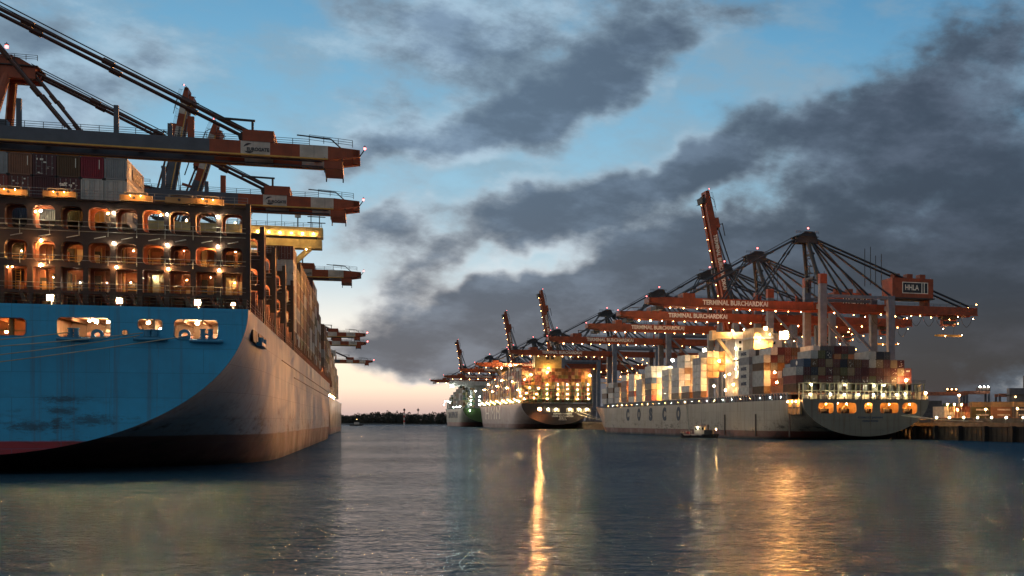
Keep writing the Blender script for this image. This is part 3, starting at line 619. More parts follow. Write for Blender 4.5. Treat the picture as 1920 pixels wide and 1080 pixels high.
# starboard stacks, one bay after the other towards the bow
rs = random.Random(11)
bays = [(98, 7, 38), (112, 6, 0), (126, 7, 0), (140, 7, 0), (155, 7, 0), (170, 7, 0), (185, 8, 0), (200, 8, 0), (215, 7, 0), (230, 6, 0), (268, 6, 0), (283, 6, 0), (298, 5, 0), (313, 5, 0), (328, 5, 0), (343, 4, 0)]
side_cols = ['brown', 'tan', 'grey', 'light grey', 'brown', 'dark grey', 'tan', 'maroon', 'dark red', 'light grey', 'olive', 'orange']
for bi, (y, n, _) in enumerate(bays):
    for ti in range(n):
        for ci in range(2 if bi < 11 else 1):
            if ci == 1 and bi > 0 and ti < bays[bi-1][1]-1 and y < 250: continue
            c = rs.choice(side_cols); x = 28.0-ci*2.52
            cont(LF, x, y, ZT+1.7+ti*2.66, c, 'door' if rs.random() < .5 else 'end', f'{c} container, {ORD[ti]} tier, {"outer row" if ci == 0 else "second row in"}, {ORD[bi]} tall bay of the blue ship', [], False, gL)
# ---- mooring lines
def rope_thing(name, label, pts, r=.09, cat='rope', group=None):
    b = MB(); n = 14; a, c = Vector(pts[0]), Vector(pts[1]); sag = pts[2] if len(pts) > 2 else .4; q = []
    for i in range(n+1): f = i/n; p = a.lerp(c, f); p.z -= sag*4*f*(1-f); q.append(p)
    b.rope(q, r, M['rope']); return tag(b.build(name), label, cat, group)
def Lw(x, y, z): return LF.w(x, y, z)
for (pa, ya_, pb, yb_, l) in ((130, 623, -90, 642, 'topmost pale mooring rope, from the wide lit opening towards the left edge'), (268, 624, -90, 655, 'second mooring rope down, from the small lit opening across the blue stern'), (262, 629, -90, 675, 'third mooring rope down across the blue stern, slightly darker'), (362, 628, -90, 689, 'lowest mooring rope, from the right hand lit opening across the blue stern')):
    x0, z0 = X(pa, ya_, -.5); x1, z1 = X(pb, yb_, -4.5); rope_thing('mooring_rope', l, (Lw(x0, -.5, z0), Lw(x1, -4.5, z1), .15), .065, 'rope', 'mooring ropes across the blue stern')
# ================================================================== next ship on the left, moored ahead
s2 = thing('container_ship', 'dark hulled container ship moored ahead of the big blue one, only its stern side showing', 'ship', LF.w(-3, 425), TL)
hm2 = hull_mat('dark_ship_side', (.05, .05, .055), (.12, .03, .03), 3.0, rough=.4)
me, rg = hull_loft(29.0, 17, 330, 3, hm2, run=50, bow=80); link('hull', me, s2); link('deck', deck_mesh(rg, M['deck']), s2); link('transom', plate_mesh(transom_outline(28.97, 17, 3), [], .02, .14, hm2), s2)
b = MB(); b.box(-14, 14, 120, 132, 17, 44, M['cwhite']); b.box(-27, 29, 119, 123, 40, 43, M['cwhite']); b.build('accommodation_block', s2)
F2 = Frame(s2.location.x, s2.location.y, TL)
for bi in range(12):
    n = [7, 8, 8, 7, 7, 8, 7, 6, 6, 6, 5, 5][bi]
    for ti in range(n):
        c = rs.choice(['brown', 'tan', 'grey', 'brown', 'dark grey', 'olive', 'tan']); cont(F2, 27.5, 8+bi*15.5, 18.6+ti*2.66, c, 'end', f'{c} container, {ORD[ti]} tier, {ORD[bi]} bay of the dark ship ahead of the blue one', [], False, 'containers on the dark ship ahead')
for i in range(10): lamp(s2, (28.2, 4+i*13, 18), 'warm', .28)
# ================================================================== quays
b = MB()
def fpoly(fr, pts, z): return [fr.w(x, y, z) for x, y in pts]
def quay(fr, x0, x1, y0, y1, z, name):
    b = MB(); p = fpoly(fr, [(x0, y0), (x1, y0), (x1, y1), (x0, y1)], 0); lo = [(a, c, -3) for a, c, _ in p]; hi = [(a, c, z) for a, c, _ in p]
    b.hexa(lo+hi, M['concrete']); return kind(b.build(name), 'structure')
quay(RF, 25, 620, -230, 1650, 5.2, 'quay_ground'); quay(LF, -520, -32.5, -30, 1700, 5.2, 'quay_ground')
wl = thing('quay_wall', 'dark sheet piled quay wall with fenders and piles beneath the row of white lamps', 'quay wall', RF.w(25, 0), TR)
b = MB(); b.box(-.5, -.004, -230, 600, -2, 4.4, M['quaydark']); b.box(-.8, .6, -230, 600, 4.4, 5.6, M['concrete'])
for i in range(260): y = -226+i*3.1; b.box(-.62, -.5, y, y+1.5, -2, 4.3, M['quaydark'])
b.build('piling', wl)
for i in range(44):
    y = -200+i*16.5; b = MB(); b.box(-2.0, -.62, y, y+.9, -1, 4.6, M['rubber']); b.box(-2.1, -2.0, y-.3, y+1.2, 1.5, 4.2, M['quaydark']); b.build('fender', wl)
b = MB(); b.rail((-.1, -230, 5.6), (-.1, 30, 5.6), 1.1, 3, .05, M['dark'], 2); b.build('handrail', wl)
# ================================================================== gantry cranes
def fit_text(s, width, height, m, bold=.03):
    me = text_mesh(s, 1.0, m, bold); xs_ = [v.co.x for v in me.vertices]; ys_ = [v.co.y for v in me.vertices]
    return me, (width/(max(xs_)-min(xs_)), height/(max(ys_)-min(ys_)), 1)
def crane(style, fr, y, label, up=None, group=None, lamps=1, detail=1, tipx=0, mirror=1):
    euro = style == 'euro'
    ox = -33 if euro else 29.0; th = fr.th if euro else fr.th+math.pi; ns = -1 if euro else 1
    t_ = thing('container_crane', label, 'crane', fr.w(ox, y, 5.2), th, group); q = 5.2
    L = (73.5 if euro else 71)+tipx; zb, zt = (50.9-q, 53.3-q) if euro else (51.6-q, 55.0-q); gy = 3.6 if euro else 3.2
    leg = M['cblue'] if euro else M['legblue']; top = M['orange']; mast = M['orange'] if euro else M['navy']; st = M['stay'] if euro else M['navy']
    G = 30.5 if not euro else 35
    # legs
    for x, nm in ((0, 1), (-G, 1)):
        for sy in (-1, 1):
            b = MB(); w = 1.45; b.box(x-w, x+w, sy*9-1.3, sy*9+1.3, 1.6, 57 if x == 0 else 53, leg)
            if x == 0: b.box(x-w-.04, x+w+.04, sy*9-1.34, sy*9+1.34, 57.01, 61, top)
            for k in range(4): b.tube((x-2.6+k*1.7, sy*9-.9, .45), (x-2.6+k*1.7, sy*9+.9, .45), .45, M['dark'], 10)
            b.box(x-3.4, x+3.4, sy*9-.8, sy*9+.8, .8, 1.6, leg); b.build('leg', t_)
    b = MB()
    for x in (0, -G): b.box(x-.9, x+.9, -7.7, 7.7, 10, 12.2, leg); b.box(x-.8, x+.8, -7.7, 7.7, 47, 49, leg)
    for sy in (-1, 1):
        b.box(-G+1.45, -1.45, sy*9-.8, sy*9+.8, 10.5, 12.4, leg); b.beam((-1.5, sy*9, 50), (-G+2, sy*9, 24), 1.0, 1.0, leg); b.box(-G+1.45, -1.45, sy*9-.6, sy*9+.6, 51.5, 52.8, leg)
    b.build('portal_frame', t_)
    # mast over the waterside legs
    hx = 8.0 if euro else 4.0; az_ = 78.6-q if euro else 84-q; b = MB()
    for sy in (-1, 1):
        b.tube((0 if not euro else 5.5, sy*7.4, 55), (hx, sy*2.2, az_-3), .85, mast, 10); b.tube((-9, sy*7.4, 53), (hx-1, sy*2.2, az_-3), .5, mast, 8)
        b.box(hx-4, hx+5, sy*2.2-1.0, sy*2.2+1.0, az_-4.5, az_-2.2, top if euro else mast); b.hexa([(hx-4, sy*2.2-1, az_-2.2), (hx+5.5, sy*2.2-1, az_-2.4), (hx+5.5, sy*2.2+1, az_-2.4), (hx-4, sy*2.2+1, az_-2.2), (hx-3, sy*2.2-1, az_), (hx+2, sy*2.2-1, az_-.4), (hx+2, sy*2.2+1, az_-.4), (hx-3, sy*2.2+1, az_)], mast)
    for z in (60, az_-9): b.beam((hx*.55, -5, z), (hx*.55, 5, z), .8, .8, mast)
    for k in range(7): z = 56+k*3; b.box(hx*.5-1.2, hx*.5+1.2, -1.0, 1.0, z, z+.2, M['dark']); b.tube((hx*.5-1, -.9, z), (hx*.5+1, -.9, z+3), .12, M['dark'], 4)
    b.box(hx-4.5, hx+5.5, -3.6, 3.6, az_-2.1, az_-1.9, M['dark']); b.build('mast', t_)
    b = MB(); b.rail((hx-4.5, ns*3.6, az_-1.0), (hx+5.5, ns*3.6, az_-1.0), 1.1, 2, .06, M['dark']); b.build('handrail', t_)
    # fixed girder behind the hinge
    b = MB(); bx = 48 if euro else 74
    for sy in (-1, 1):
        b.box(-bx, 1.5, sy*gy-.8, sy*gy+.8, zb, zt, M['cblue'] if euro else M['orange']); b.box(-bx, 1.5, sy*(gy+.8), sy*(gy+1.5), zb-.15, zb+.15, M['railyellow'] if euro else M['orange'])
    for k in range(9): x = -bx+k*bx/9; b.box(x, x+.8, -gy+.8, gy-.8, zb+.3, zb+1.3, M['orange'] if not euro else M['cblue'])
    b.build('main_girder', t_)
    b = MB(); b.rail((-bx, ns*(gy+.7), zt), (1, ns*(gy+.7), zt), 1.1, 3, .06, M['dark']); b.build('handrail', t_)
    # machinery house
    b = MB(); mx0, mx1 = (-44, -28) if euro else (-52, -33); mz = zt+3.2
    b.box(mx0, mx1, -5.5, 5.5, mz, mz+8.2, M['orange']); b.box(mx0-.5, mx1+.5, -6, 6, mz-.5, mz, M['dark'])
    for x in (mx0+2, mx1-5, mx0+8): b.box(x, x+2.6, -2, 2, mz+8.2, mz+10.4, M['orange'])
    for x in (mx0+1, mx1-1.5): b.box(x, x+1, -4, 4, zt, mz-.5, M['orange'])
    b.build('machinery_house', t_)
    if not euro and detail:
        pn = MB(); xm = mx0+8.5; yy = 5.5
        pn.box(xm-6, xm+6, yy, yy+.05, mz+1.8, mz+6.6, M['letter']); pn.box(xm-5.7, xm+5.7, yy+.05, yy+.08, mz+2.1, mz+6.3, M['navy'])
        for xx in (xm-3.3, xm-4.4): pn.box(xx, xx+.4, yy+.08, yy+.11, mz+2.1, mz+6.3, M['letter'])
        pb = pn.build('sign_panel', t_); me, sc = fit_text('HHLA', 6.4, 2.3, M['letter'], .02); o = link('lettering', me, pb, (xm+1.6, yy+.12, mz+4.2), (R(90), 0, R(180))); o.scale = sc
    # boom: its own origin at the hinge
    boomrot = (0, 0 if not up else -R(up), 0)
    H = Vector((2.0, 0, zb)); bm_ = MB(); h = zt-zb; LB = L-2.0
    if euro: seg = [(0, LB-23.6, 'cblue'), (LB-23.6, LB-18.8, 'orange'), (LB-18.8, LB-14.2, 'cwhite'), (LB-14.2, LB-9.5, 'orange'), (LB-9.5, LB-5, 'cwhite'), (LB-5, LB, 'orange')]
    else: seg = [(0, LB-7, 'orange'), (LB-7, LB, 'orange')]
    for sy in (-1, 1):
        for i, (a, c, m) in enumerate(seg):
            y0, y1 = sy*gy-.8, sy*gy+.8
            if i == len(seg)-1: d = h*.45; bm_.hexa([(a, y0, 0), (c, y0, d*.8), (c, y1, d*.8), (a, y1, 0), (a, y0, h), (c, y0, h-.35), (c, y1, h-.35), (a, y1, h)], M[m])
            else: bm_.box(a, c, y0, y1, 0, h, M[m])
        bm_.box(0, LB-6, sy*(gy-1.4) if sy > 0 else sy*(gy-.8), sy*(gy-.8) if sy > 0 else sy*(gy-1.4), -.1, .12, M['cblue' if euro else 'orange'])
    for k in range(10): x = 2+k*(LB-6)/9.5; bm_.box(x, x+.9, -gy+.8, gy-.8, h*.35, h*.8, M['cblue' if (euro and x < LB-23) else 'orange'])
    bm_.box(LB-1, LB+.2, -gy-.8, gy+.8, h*.36, h-.36, M['orange']); bm_.box(LB-5.6, LB-2.6, -gy-1.2, gy+1.2, -1.5, -.1, M['orange'] if euro else M['dark'])
    for yy in (-gy-1, gy+1):
        bm_.box(LB-5.6, LB-5.4, yy-.1, yy+.1, -2.2, .3, M['dark']); bm_.box(LB-2.8, LB-2.6, yy-.1, yy+.1, -2.2, .3, M['dark'])
    bo = bm_.build('boom', t_); bo.location = H; bo.rotation_euler = boomrot
    wk = MB()
    for sy in (-1, 1):
        wk.box(0, LB-5, sy*(gy+.8) if sy > 0 else sy*(gy+1.5), sy*(gy+1.5) if sy > 0 else sy*(gy+.8), -.12, .12, M['railyellow'] if euro else M['orange'])
    wk.build('walkway', bo)
    hr = MB(); hr.rail((0, ns*gy, h), (LB-8, ns*gy, h), 1.1, 2.6, .05, M['dark']); hr.rail((LB-8, ns*(gy+.8), h+.5), (LB-1, ns*(gy+.8), h), 1.2, 1.8, .05, M['dark'])
    hr.rail((0, -ns*gy, h), (LB-8, -ns*gy, h), 1.1, 5, .05, M['dark'])
    hr.tube((LB-17, ns*gy, h), (LB-17, ns*gy, h+3.6), .22, M['dark'], 6); hr.beam((LB-23, ns*gy, h+3.7), (LB-16.6, ns*gy, h+3.6), .35, .35, M['dark'])
    hr.beam((LB-10, ns*gy, h+1.7), (LB-4.6, ns*gy, h+1.4), .2, .2, M['dark']); hr.beam((LB-4.6, ns*gy, h+1.4), (LB-2.8, ns*gy, h-.2), .2, .2, M['dark']); hr.tube((LB, ns*gy, h-1.6), (LB+.9, ns*gy, h-.2), .1, M['dark'], 5)
    hr.build('handrail', bo)
    sh = MB(); sh.box(LB-18.5, LB-13.6, -gy-.9, gy+.9, h, h+1.9, M['orange']); sh.tube((LB-18.6, -1, h+1.3), (LB-18.6, 1, h+1.3), .9, M['dark'], 12); sh.build('sheave_block', bo)
    for x in ((LB-60, LB-52, LB-38, LB-30) if euro else (LB-62, LB-45)):
        sh = MB(); sh.box(x, x+.7, ns*(gy-.4), ns*(gy+.3), h, h+(4.6 if x in (LB-52, LB-38) else 2.2), M['cblue'] if euro else M['orange']); sh.build('stay_bracket', bo)
    if euro: sh = MB(); sh.box(LB-27, LB-26, ns*(gy-.4), ns*(gy+.3), h, h+3.6, M['orange']); sh.build('stay_bracket', bo); sh = MB(); sh.box(LB-57.5, LB-54, -1, 1, h, h+1.6, M['cblue']); sh.build('winch_house', bo)
    if euro:
        if detail:
            me, sc = fit_text('EUROGATE', 3.5, .62, M['navy'], .03); link('lettering', me, bo, (LB-16.1, -gy-.83, h*.42), AFT).scale = sc
            lg = MB()
            for (rr, a0, a1, w) in ((.85, 60, 170, .32), (.85, 215, 330, .3)):
                n = 14
                for i in range(n):
                    A, Bb = R(a0+(a1-a0)*i/n), R(a0+(a1-a0)*(i+1)/n); wa = w*math.sin(math.pi*i/n)+.03; wb_ = w*math.sin(math.pi*(i+1)/n)+.03; cx_, cz_ = LB-17.5, h*.5; y_ = -gy-.83
                    lg.add([(cx_+(rr-wa)*math.cos(A), y_, cz_+(rr-wa)*math.sin(A)), (cx_+rr*math.cos(A), y_, cz_+rr*math.sin(A)), (cx_+rr*math.cos(Bb), y_, cz_+rr*math.sin(Bb)), (cx_+(rr-wb_)*math.cos(Bb), y_, cz_+(rr-wb_)*math.sin(Bb))], [(0, 1, 2, 3)], M['navy'])
            lg.build('emblem', bo)
    else:
        me, sc = fit_text('TERMINAL BURCHARDKAI', 27.5, 2.0, M['letter'], .035); link('lettering', me, bo, (LB-35.5, ns*(gy+.83), h*.53), (R(90), 0, R(180))).scale = sc
    lamp(bo, (LB+1, ns*gy, h+.1), 'red', .26 if lamps < 2 else .45, 'aviation_light')
    # stays
    b = MB()
    def bp_(s_, zoff=0): v = Vector((s_, 0, h+zoff)); v.rotate(Matrix.Rotation(boomrot[1], 3, 'Y')); return v+H
    for sy in (-1, 1):
        ap = Vector((hx+4, sy*2.4, az_-2.6)); rr = .34
        if not up:
            for s_, r_ in ((LB-15.5, rr), (LB-45, rr*.9)):
                e = bp_(s_, .6); e.y = sy*gy; n = 4; b.tube(ap, e, r_, st, 6)
                for k in (1, 2, 3): p = ap.lerp(e, k/4); d = (e-ap).normalized(); b.tube(p-d*.9, p+d*.9, r_*1.6, st, 6)
            for dy in (.5, 1.0): b.tube(ap+Vector((0, -sy*dy, 1.4)), bp_(LB-17, 1.8)+Vector((0, sy*gy-sy*dy*1.2, 0)), .06, M['dark'], 4)
        else:
            e = bp_(LB-15.5, .6); e.y = sy*gy; mid = (ap+e)/2+Vector((-9, 0, -14)); b.tube(ap, mid, rr, st, 6); b.tube(mid, e, rr, st, 6)
            for dy in (.5, 1): b.tube(ap+Vector((0, -sy*dy, 1)), e+Vector((0, -sy*dy, 0)), .08, M['dark'], 4)
        for tx, tz in ((-G, 53), (-bx+4, zt+.5)) if not euro else ((-G, 53), (-bx+2, zt)):
            b.tube((hx-3, sy*2.4, az_-2.6), (tx, sy*(9 if tx == -G else gy), tz), rr*1.4, st, 6)
        if not euro:
            b.tube((hx-3, sy*2.4, az_-2.6), (-20, sy*5, 53), rr*1.2, st, 6)
            for tx in (-24, -29): b.tube((tx, sy*3, 58), (tx, sy*3, 74-(tx+24)*-.55), .18, M['navy'], 4)
    b.build('stay', t_)
    lamp(t_, (hx, ns*3, az_+1.5), 'red', .4, 'aviation_light')
    b = MB(); b.box(hx-3, hx+.5, -1.2, 1.2, az_+.2, az_+.5, M['dark']); b.tube((hx-1, 0, az_-1), (hx-1, 0, az_+.3), .3, M['dark'], 5); b.build('mast_lamp_bracket', t_)
    # trolley, cab and spreader
    tx = (-62 if not euro else -20) if y < 900 else -40; b = MB(); b.box(tx-4, tx+4, -gy+1, gy-1, zb-1.6, zb-.4, M['dark']); b.box(tx-3, tx+3.2, -1.5, 1.5, zb-4.4, zb-1.8, M['orange']); b.box(tx-2.9, tx+3.3, ns*1.5, ns*1.55, zb-3.8, zb-2.4, M['glass'])
    for x in (-3, 3): b.tube((tx+x, 0, zb-2), (tx+x*.8, 0, zb-8), .07, M['dark'], 4)
    b.box(tx-6, tx+6, -1.2, 1.2, zb-9, zb-8.3, M['railyellow']); b.build('trolley', t_)
    if lamps:
        n = 11 if detail else 7; rl_ = random.Random(int(y)); jr = lambda: rl_.uniform(.55, 1.25)
        if euro:
            lamp(t_, (-10, -gy-1.2, zb-.8), 'warm', .3); 
        else:
            r0 = .22 if y < 700 else .28
            for k in range(n):
                if up: lamp(bo, (6+k*(LB-12)/(n-1), -gy+1.4, -.5), 'small', r0*.7)
                else: lamp(bo, (6+k*(LB-14)/(n-1), ns*(gy+2.0), -.9), 'small', r0*jr()*(1.35 if k >= n-2 else 1))
            for k in range(n):
                if rl_.random() < .8: lamp(t_, (-8-k*6.3+rl_.uniform(-1.5, 1.5), ns*(gy+2.0), zb-.9-(k % 3)*.6), 'small', r0*jr())
            for (x, z) in ((tx-3, zb-3.5), (tx+4, zb-6), (tx-5, zb-8.5), (tx+3, zb-9), (-74, zt+1.5), (-70, zt+.3), (-14, 38)): lamp(t_, (x, ns*3, z), 'small', r0)
            b = MB()
            for k in range(9):
                x0 = -18-k*6; pts = [(x0-6*f, ns*gy, zb-.5-4.5*math.sin(math.pi*f)**.8) for f in (0, .2, .4, .5, .6, .8, 1)]; b.rope(pts, .10, M['dark'], 4)
            b.build('festoon_cable', t_)
    return t_
crane('euro', LF, 73.7, 'striped boom crane spanning just above the top container row of the blue ship', group=None, tipx=.8)
crane('euro', LF, 128, 'striped boom crane one step behind, its dark red mast top showing above the blue girder', tipx=.3)
crane('euro', LF, 265, 'striped boom crane beyond the yellow bridge wing, third lowered boom down', tipx=-.3, detail=1)
for yy_, l in ((560, 'small distant striped boom, upper one of the close pair beyond the big ship'), (640, 'small distant striped boom, lower one of the close pair beyond the big ship'), (880, 'farthest lowered boom on the left quay, orange in the sunset light')):
    crane('euro', LF, yy_, l, tipx=0 if yy_ < 700 else 4, detail=0, lamps=2)
crane('euro', LF, 344, 'striped crane with its boom raised, tallest raised tip behind the forestays', up=80, tipx=4, detail=1)
crane('euro', LF, 372, 'striped crane with raised boom, only its low pointed tip and red lamp above the girder', up=74, detail=0)
crane('euro', LF, 560+20, 'striped crane with raised boom showing just above the yellow bridge wing', up=80, detail=0)
def ry(Y, x=29.0): return (Y-RF.oy-x*RF.s)/RF.c
for i, (Y, l) in enumerate(((531, 'rust red crane nearest the camera, white framed sign on its machinery house'), (592, 'second rust red crane, its lettered boom just below that of the nearest one'), (664, 'third lowered rust red boom counting from the right'), (762, 'fourth lowered rust red boom counting from the right'),
        (900, 'fifth lowered rust red boom, lettering just above the yellow funnel block'), (1090, 'small rust red boom low over the dark ship, left of the yellow block'), (1210, 'rust red boom over the lit bridge of the dark ship'), (1380, 'dark red boom over the green sterned ship'), (1520, 'leftmost low rust red boom against the sunset'))):
    crane('burch', RF, ry(Y), l, detail=1 if i < 5 else 0, tipx=(0, -3, -4, -2, 0, 0, 0, -2, 0)[i])
for Y, l, u in ((640, 'tallest raised rust red boom with lettering running down it, behind the nearest cranes', 79), (1120, 'raised rust red boom, middle one of the three above the dark ship', 80), (1335, 'raised rust red boom left of the middle one, above the lit ship', 80), (1800, 'small raised boom farthest left over the sunset ships', 80)):
    crane('burch', RF, ry(Y), l, up=u, detail=1 if Y < 1400 else 0)
# ================================================================== grey ship on the right
g = thing('container_ship', 'grey container ship with rust streaked stern and five large dark letters on its side', 'ship', (RF.ox, RF.oy, 0), TR)
gm = hull_mat('grey_ship_hull', (.42, .385, .30), (.16, .055, .035), 2.8, rough=.5, grime=.9, rust=.8, coat=.1, low=(.015, .012, .01))  # base lightened and warmed: lamplight on the side is put into the paint
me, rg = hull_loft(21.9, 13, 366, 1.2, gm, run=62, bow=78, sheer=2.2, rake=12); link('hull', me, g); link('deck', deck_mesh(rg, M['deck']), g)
GX = lambda px, py, y=0: RF.xz(px, py, y)
def ghole(px0, py0, px1, py1, r):
    x0, z1 = GX(px0, py0); x1, _ = GX(px1, py0); _, z0 = GX(px1, py1); return rrect(x0, x1, z0, z1, r)
gt = hull_mat('grey_ship_stern', (.20, .185, .145), (.20, .185, .145), -9, rough=.55, grime=.5, rust=1.0, coat=0, low=(.14, .135, .11))  # darker than the side's base: the stern's shade is put into the colour
gh = [ghole(1535, 755, 1563, 775, .9), ghole(1569, 755, 1606, 775, .9), ghole(1621, 755, 1636, 775, .9), ghole(1651, 755, 1685, 775, .9), ghole(1692, 755, 1720, 776, 1.2)]
link('transom', plate_mesh(transom_outline(21.88, 13, 1.2), gh, .02, .3, gt), g)
b = MB(); b.box(-16.5, 19.5, .4, 8, 8.0, 8.3, M['ochre']); b.box(-16.5, 19.5, 8, 8.3, 8, 12.4, M['ochre']); b.box(-16.5, 19.5, .4, 8.3, 12.3, 12.5, M['ochre'])
for hl in gh:
    xs_ = [p[0] for p in hl]; b.box(min(xs_)-.5, min(xs_)-.2, .35, 8, 8.3, 12.3, M['ochre']); b.box(max(xs_)+.1, max(xs_)+.4, .35, 8, 8.3, 12.3, M['ochre'])
    xm = sum(xs_)/len(xs_)
    b.tube((xm-1, 3, 9.2), (xm+1, 3, 9.2), .8, M['dark'], 10); b.tube((xm-1.2, 3, 9.2), (xm-1.0, 3, 9.2), 1.1, M['cream'], 12); b.box(xm+.9, xm+1.5, 1.5, 2.5, 8.3, 10, M['brown']); b.beam((xm-1.5, 4, 8.4), (xm+1.7, 4, 11.8), .2, .2, M['cream'])
b.build('mooring_deck', g)
for hl in gh:
    xs_ = [p[0] for p in hl]; xm = sum(xs_)/len(xs_); lamp(g, (xm+.6, 1.6, 11.5), 'sodium', .15, 'mooring_deck_lamp'); lamp(g, (xm-.8, 5.5, 11.9), 'sodium', .2, 'mooring_deck_lamp')
# quarter opening on the side
b = MB()
b.box(-21.99, -21.5, 1.6, 13.5, 8.2, 13.02, M['ochre'])
for y in (1.6, 5.2, 8.8, 12.6): b.box(-22.12, -21.99, y, y+.5, 8.2, 13.0, gt)
b.box(-22.1, -21.99, 2.2, 12.5, 10.2, 10.5, M['dark']); b.box(-22.08, -21.99, 5.8, 8.6, 10.6, 12.9, M['dark']); b.build('side_opening', g)
for y in (3.5, 7, 11): lamp(g, (-22.8, y, 12.3), 'sodium', .16)
for i, ch in enumerate('COSCO'):
    px = (1177, 1198, 1220, 1245.5, 1272)[i]; y, _ = RF.yz(px, 780, -21.95); me, sc = fit_text(ch, 6.6, 6.0, M['letterblue'], .07)
    o = link('lettering', me, g, (-21.97, y, 8.9), PORT); o.scale = sc
for s_, z, w, hgt in (('COSCO JAPAN', 7.2, 8.6, .75), ('HONG KONG', 6.1, 5.4, .6)):
    me, sc = fit_text(s_, w, hgt, M['letterdark'], .04); link('lettering', me, g, (1.2, .0, z), AFT).scale = sc
b = MB()     # fender rails and side marks
for px in (1360, 1418, 1482):
    y, _ = RF.yz(px, 780, -21.9); b.box(-22.15, -21.9, y, y+.9, 1, 8.5, M['brown'])
b.build('rubbing_strake', g)
# two-level lashing frame at the stern
b = MB(); st_ = mat('frame_paint', (.26, .24, .16), .5)
for i in range(15):
    x = -21.5+i*3.0
    b.box(x, x+.35, 1.0, 1.35, 13, 18.2, st_); b.box(x, x+.35, 4.5, 4.85, 13, 18.2, st_)
for z in (15.6, 18.0): b.box(-21.5, 21.0, .8, 5, z, z+.22, st_)
b.build('lashing_frame', g)
b = MB()
for i in range(14):
    x = -21.1+i*3.0; b = MB(); b.box(x+.5, x+2.2, 4.0, 4.4, 15.9, 17.8, M['steel'] if i % 3 else M['dark']); b.build('equipment_rack', g); b = MB(); b.box(x+.2, x+2.4, 3.6, 3.8, 13.1, 14.6, rs.choice([M['dark'], M['brown'], M['cream']])); b.build('deck_locker', g)
b = MB(); b.rail((-21.8, .3, 13), (21.8, .3, 13), 1.1, 2, .05, M['cream']); b.rail((-21.5, .8, 18.2), (21, .8, 18.2), 1.1, 2, .05, M['dark']); b.rail((-21.7, 14, 13), (-21.7, 300, 13), 1.2, 4, .07, M['steel']); b.build('handrail', g)
for px, py in ((1519, 739), (1557, 739), (1583, 740), (1610, 740), (1638, 740), (1657, 740), (1681, 740), (1697, 739)):
    x, z = GX(px, py, .2); lamp(g, (x, .2, min(z, 15.1)), 'white', .22)
for px in (1521, 1584, 1639, 1658): x, z = GX(px, 721, .4); lamp(g, (x, .4, 17.5), 'white', .2)
x, z = GX(1699, 713, 3); lamp(g, (x, 3, z), 'warm', .4); b = MB(); b.tube((x, 3.3, 13), (x, 3.3, z-.3), .15, M['cream'], 6); b.build('lamp_post', g)
x, z = GX(1738, 737, 1); lamp(g, (x-.4, 1, z), 'warm', .35); b = MB(); b.box(x-3.2, x-2.2, 1, 2, 13, 17, M['cream']); b.tube((x-.4, 1.3, 13), (x-.4, 1.3, z-.3), .12, M['cream'], 6); b.build('vent_post', g)
# coaming and stanchions along the side
b = MB()
for i in range(98):
    y = 15+i*2.95
    q = MB(); q.box(-21.7, -21.2, y, y+(.5 if i % 3 else .9), 13, 15.1, M['legblue']); q.build('side_stanchion', g)
b.box(-20, 20, 15, 296, 13, 14.7, M['deck']); b.box(-21.7, -20, 15, 300, 15.1, 15.3, M['steel']); b.build('hatch_coaming', g)
for i in range(26): lamp(g, (-22.0, 20+i*10.7, 14.0), rs.choice(['cold', 'warm', 'small']), rs.uniform(.05, .12))
# accommodation with bridge wing
b = MB(); b.box(-13, 6, 97, 110, 13, 37.9, M['white']); b.box(-14, 2, 96.5, 110.5, 37.9, 40.5, M['white']); 
for z in range(9):
    for i in range(6): b.box(-11.6+i*2.8, -10.6+i*2.8, 96.9, 97, 15.2+z*2.6, 16.3+z*2.6, M['glass'])
b.build('accommodation_block', g)
b = MB(); b.box(-22, 5, 98, 101.5, 38.0, 40.4, M['cream']); b.beam((-19.5, 99.7, 38.2), (-12.6, 99.7, 29.5), 1.3, 1.3, M['cream']); b.box(-22.2, -20.6, 97.8, 101.7, 37.4, 40.9, M['cream']); b.build('bridge_wing', g)
b = MB(); b.box(-13.5, -6, 73, 86, 13, 40.5, M['cream']); b.box(-13.8, -5.7, 72.7, 86.3, 36.5, 37.2, M['white']); b.box(-16, 14, 70, 90, 13, 22, M['cream'])
for z in (22, 25.5, 29): b.box(-15, -7, 88, 94, z, z+.25, M['redbrown']); b.rail((-15, 88, z+.25), (-7, 88, z+.25), 1.1, 1.6, .07, M['cream'])
b.build('funnel_casing', g)
flood(g, (-9.5, 71.0, 40.2), 'beacon', .5, 6, -TR-R(3))
for (x, y, z, k, r) in ((-12, 71.0, 36, 'warm', .25), (-8, 71.0, 38, 'white', .2), (-14.6, 95.8, 40.8, 'burst', .35), (-10, 95.8, 41.5, 'white', .3), (-13.5, 95, 34, 'white', .32), (-13.5, 95, 30, 'white', .3), (-13.5, 95, 26, 'white', .34), (-13.3, 95, 22, 'warm', .4), (-17, 92, 24, 'white', .4), (-16, 90, 20, 'warm', .5), (-18, 94, 18, 'warm', .4), (-15, 112, 30, 'sodium', .6), (-12, 113, 24, 'sodium', .6), (-17, 112.5, 20, 'warm', .45), (-8, 112.5, 36, 'sodium', .7), (-19, 70, 18.5, 'sodium', .4), (-19.5, 33, 22.5, 'sodium', .5), (-19.8, 30, 19, 'sodium', .45)):
    lamp(g, (x, y, z), k, r*.72)
gG = 'containers on the grey ship at right'
def row_x(i): return -20.45+2.53*i
rg2 = random.Random(4)
hts = [3, 4, 5, 5, 5, 4, 4, 4, 4, 4, 5, 5, 5, 4, 4, 3, 0]
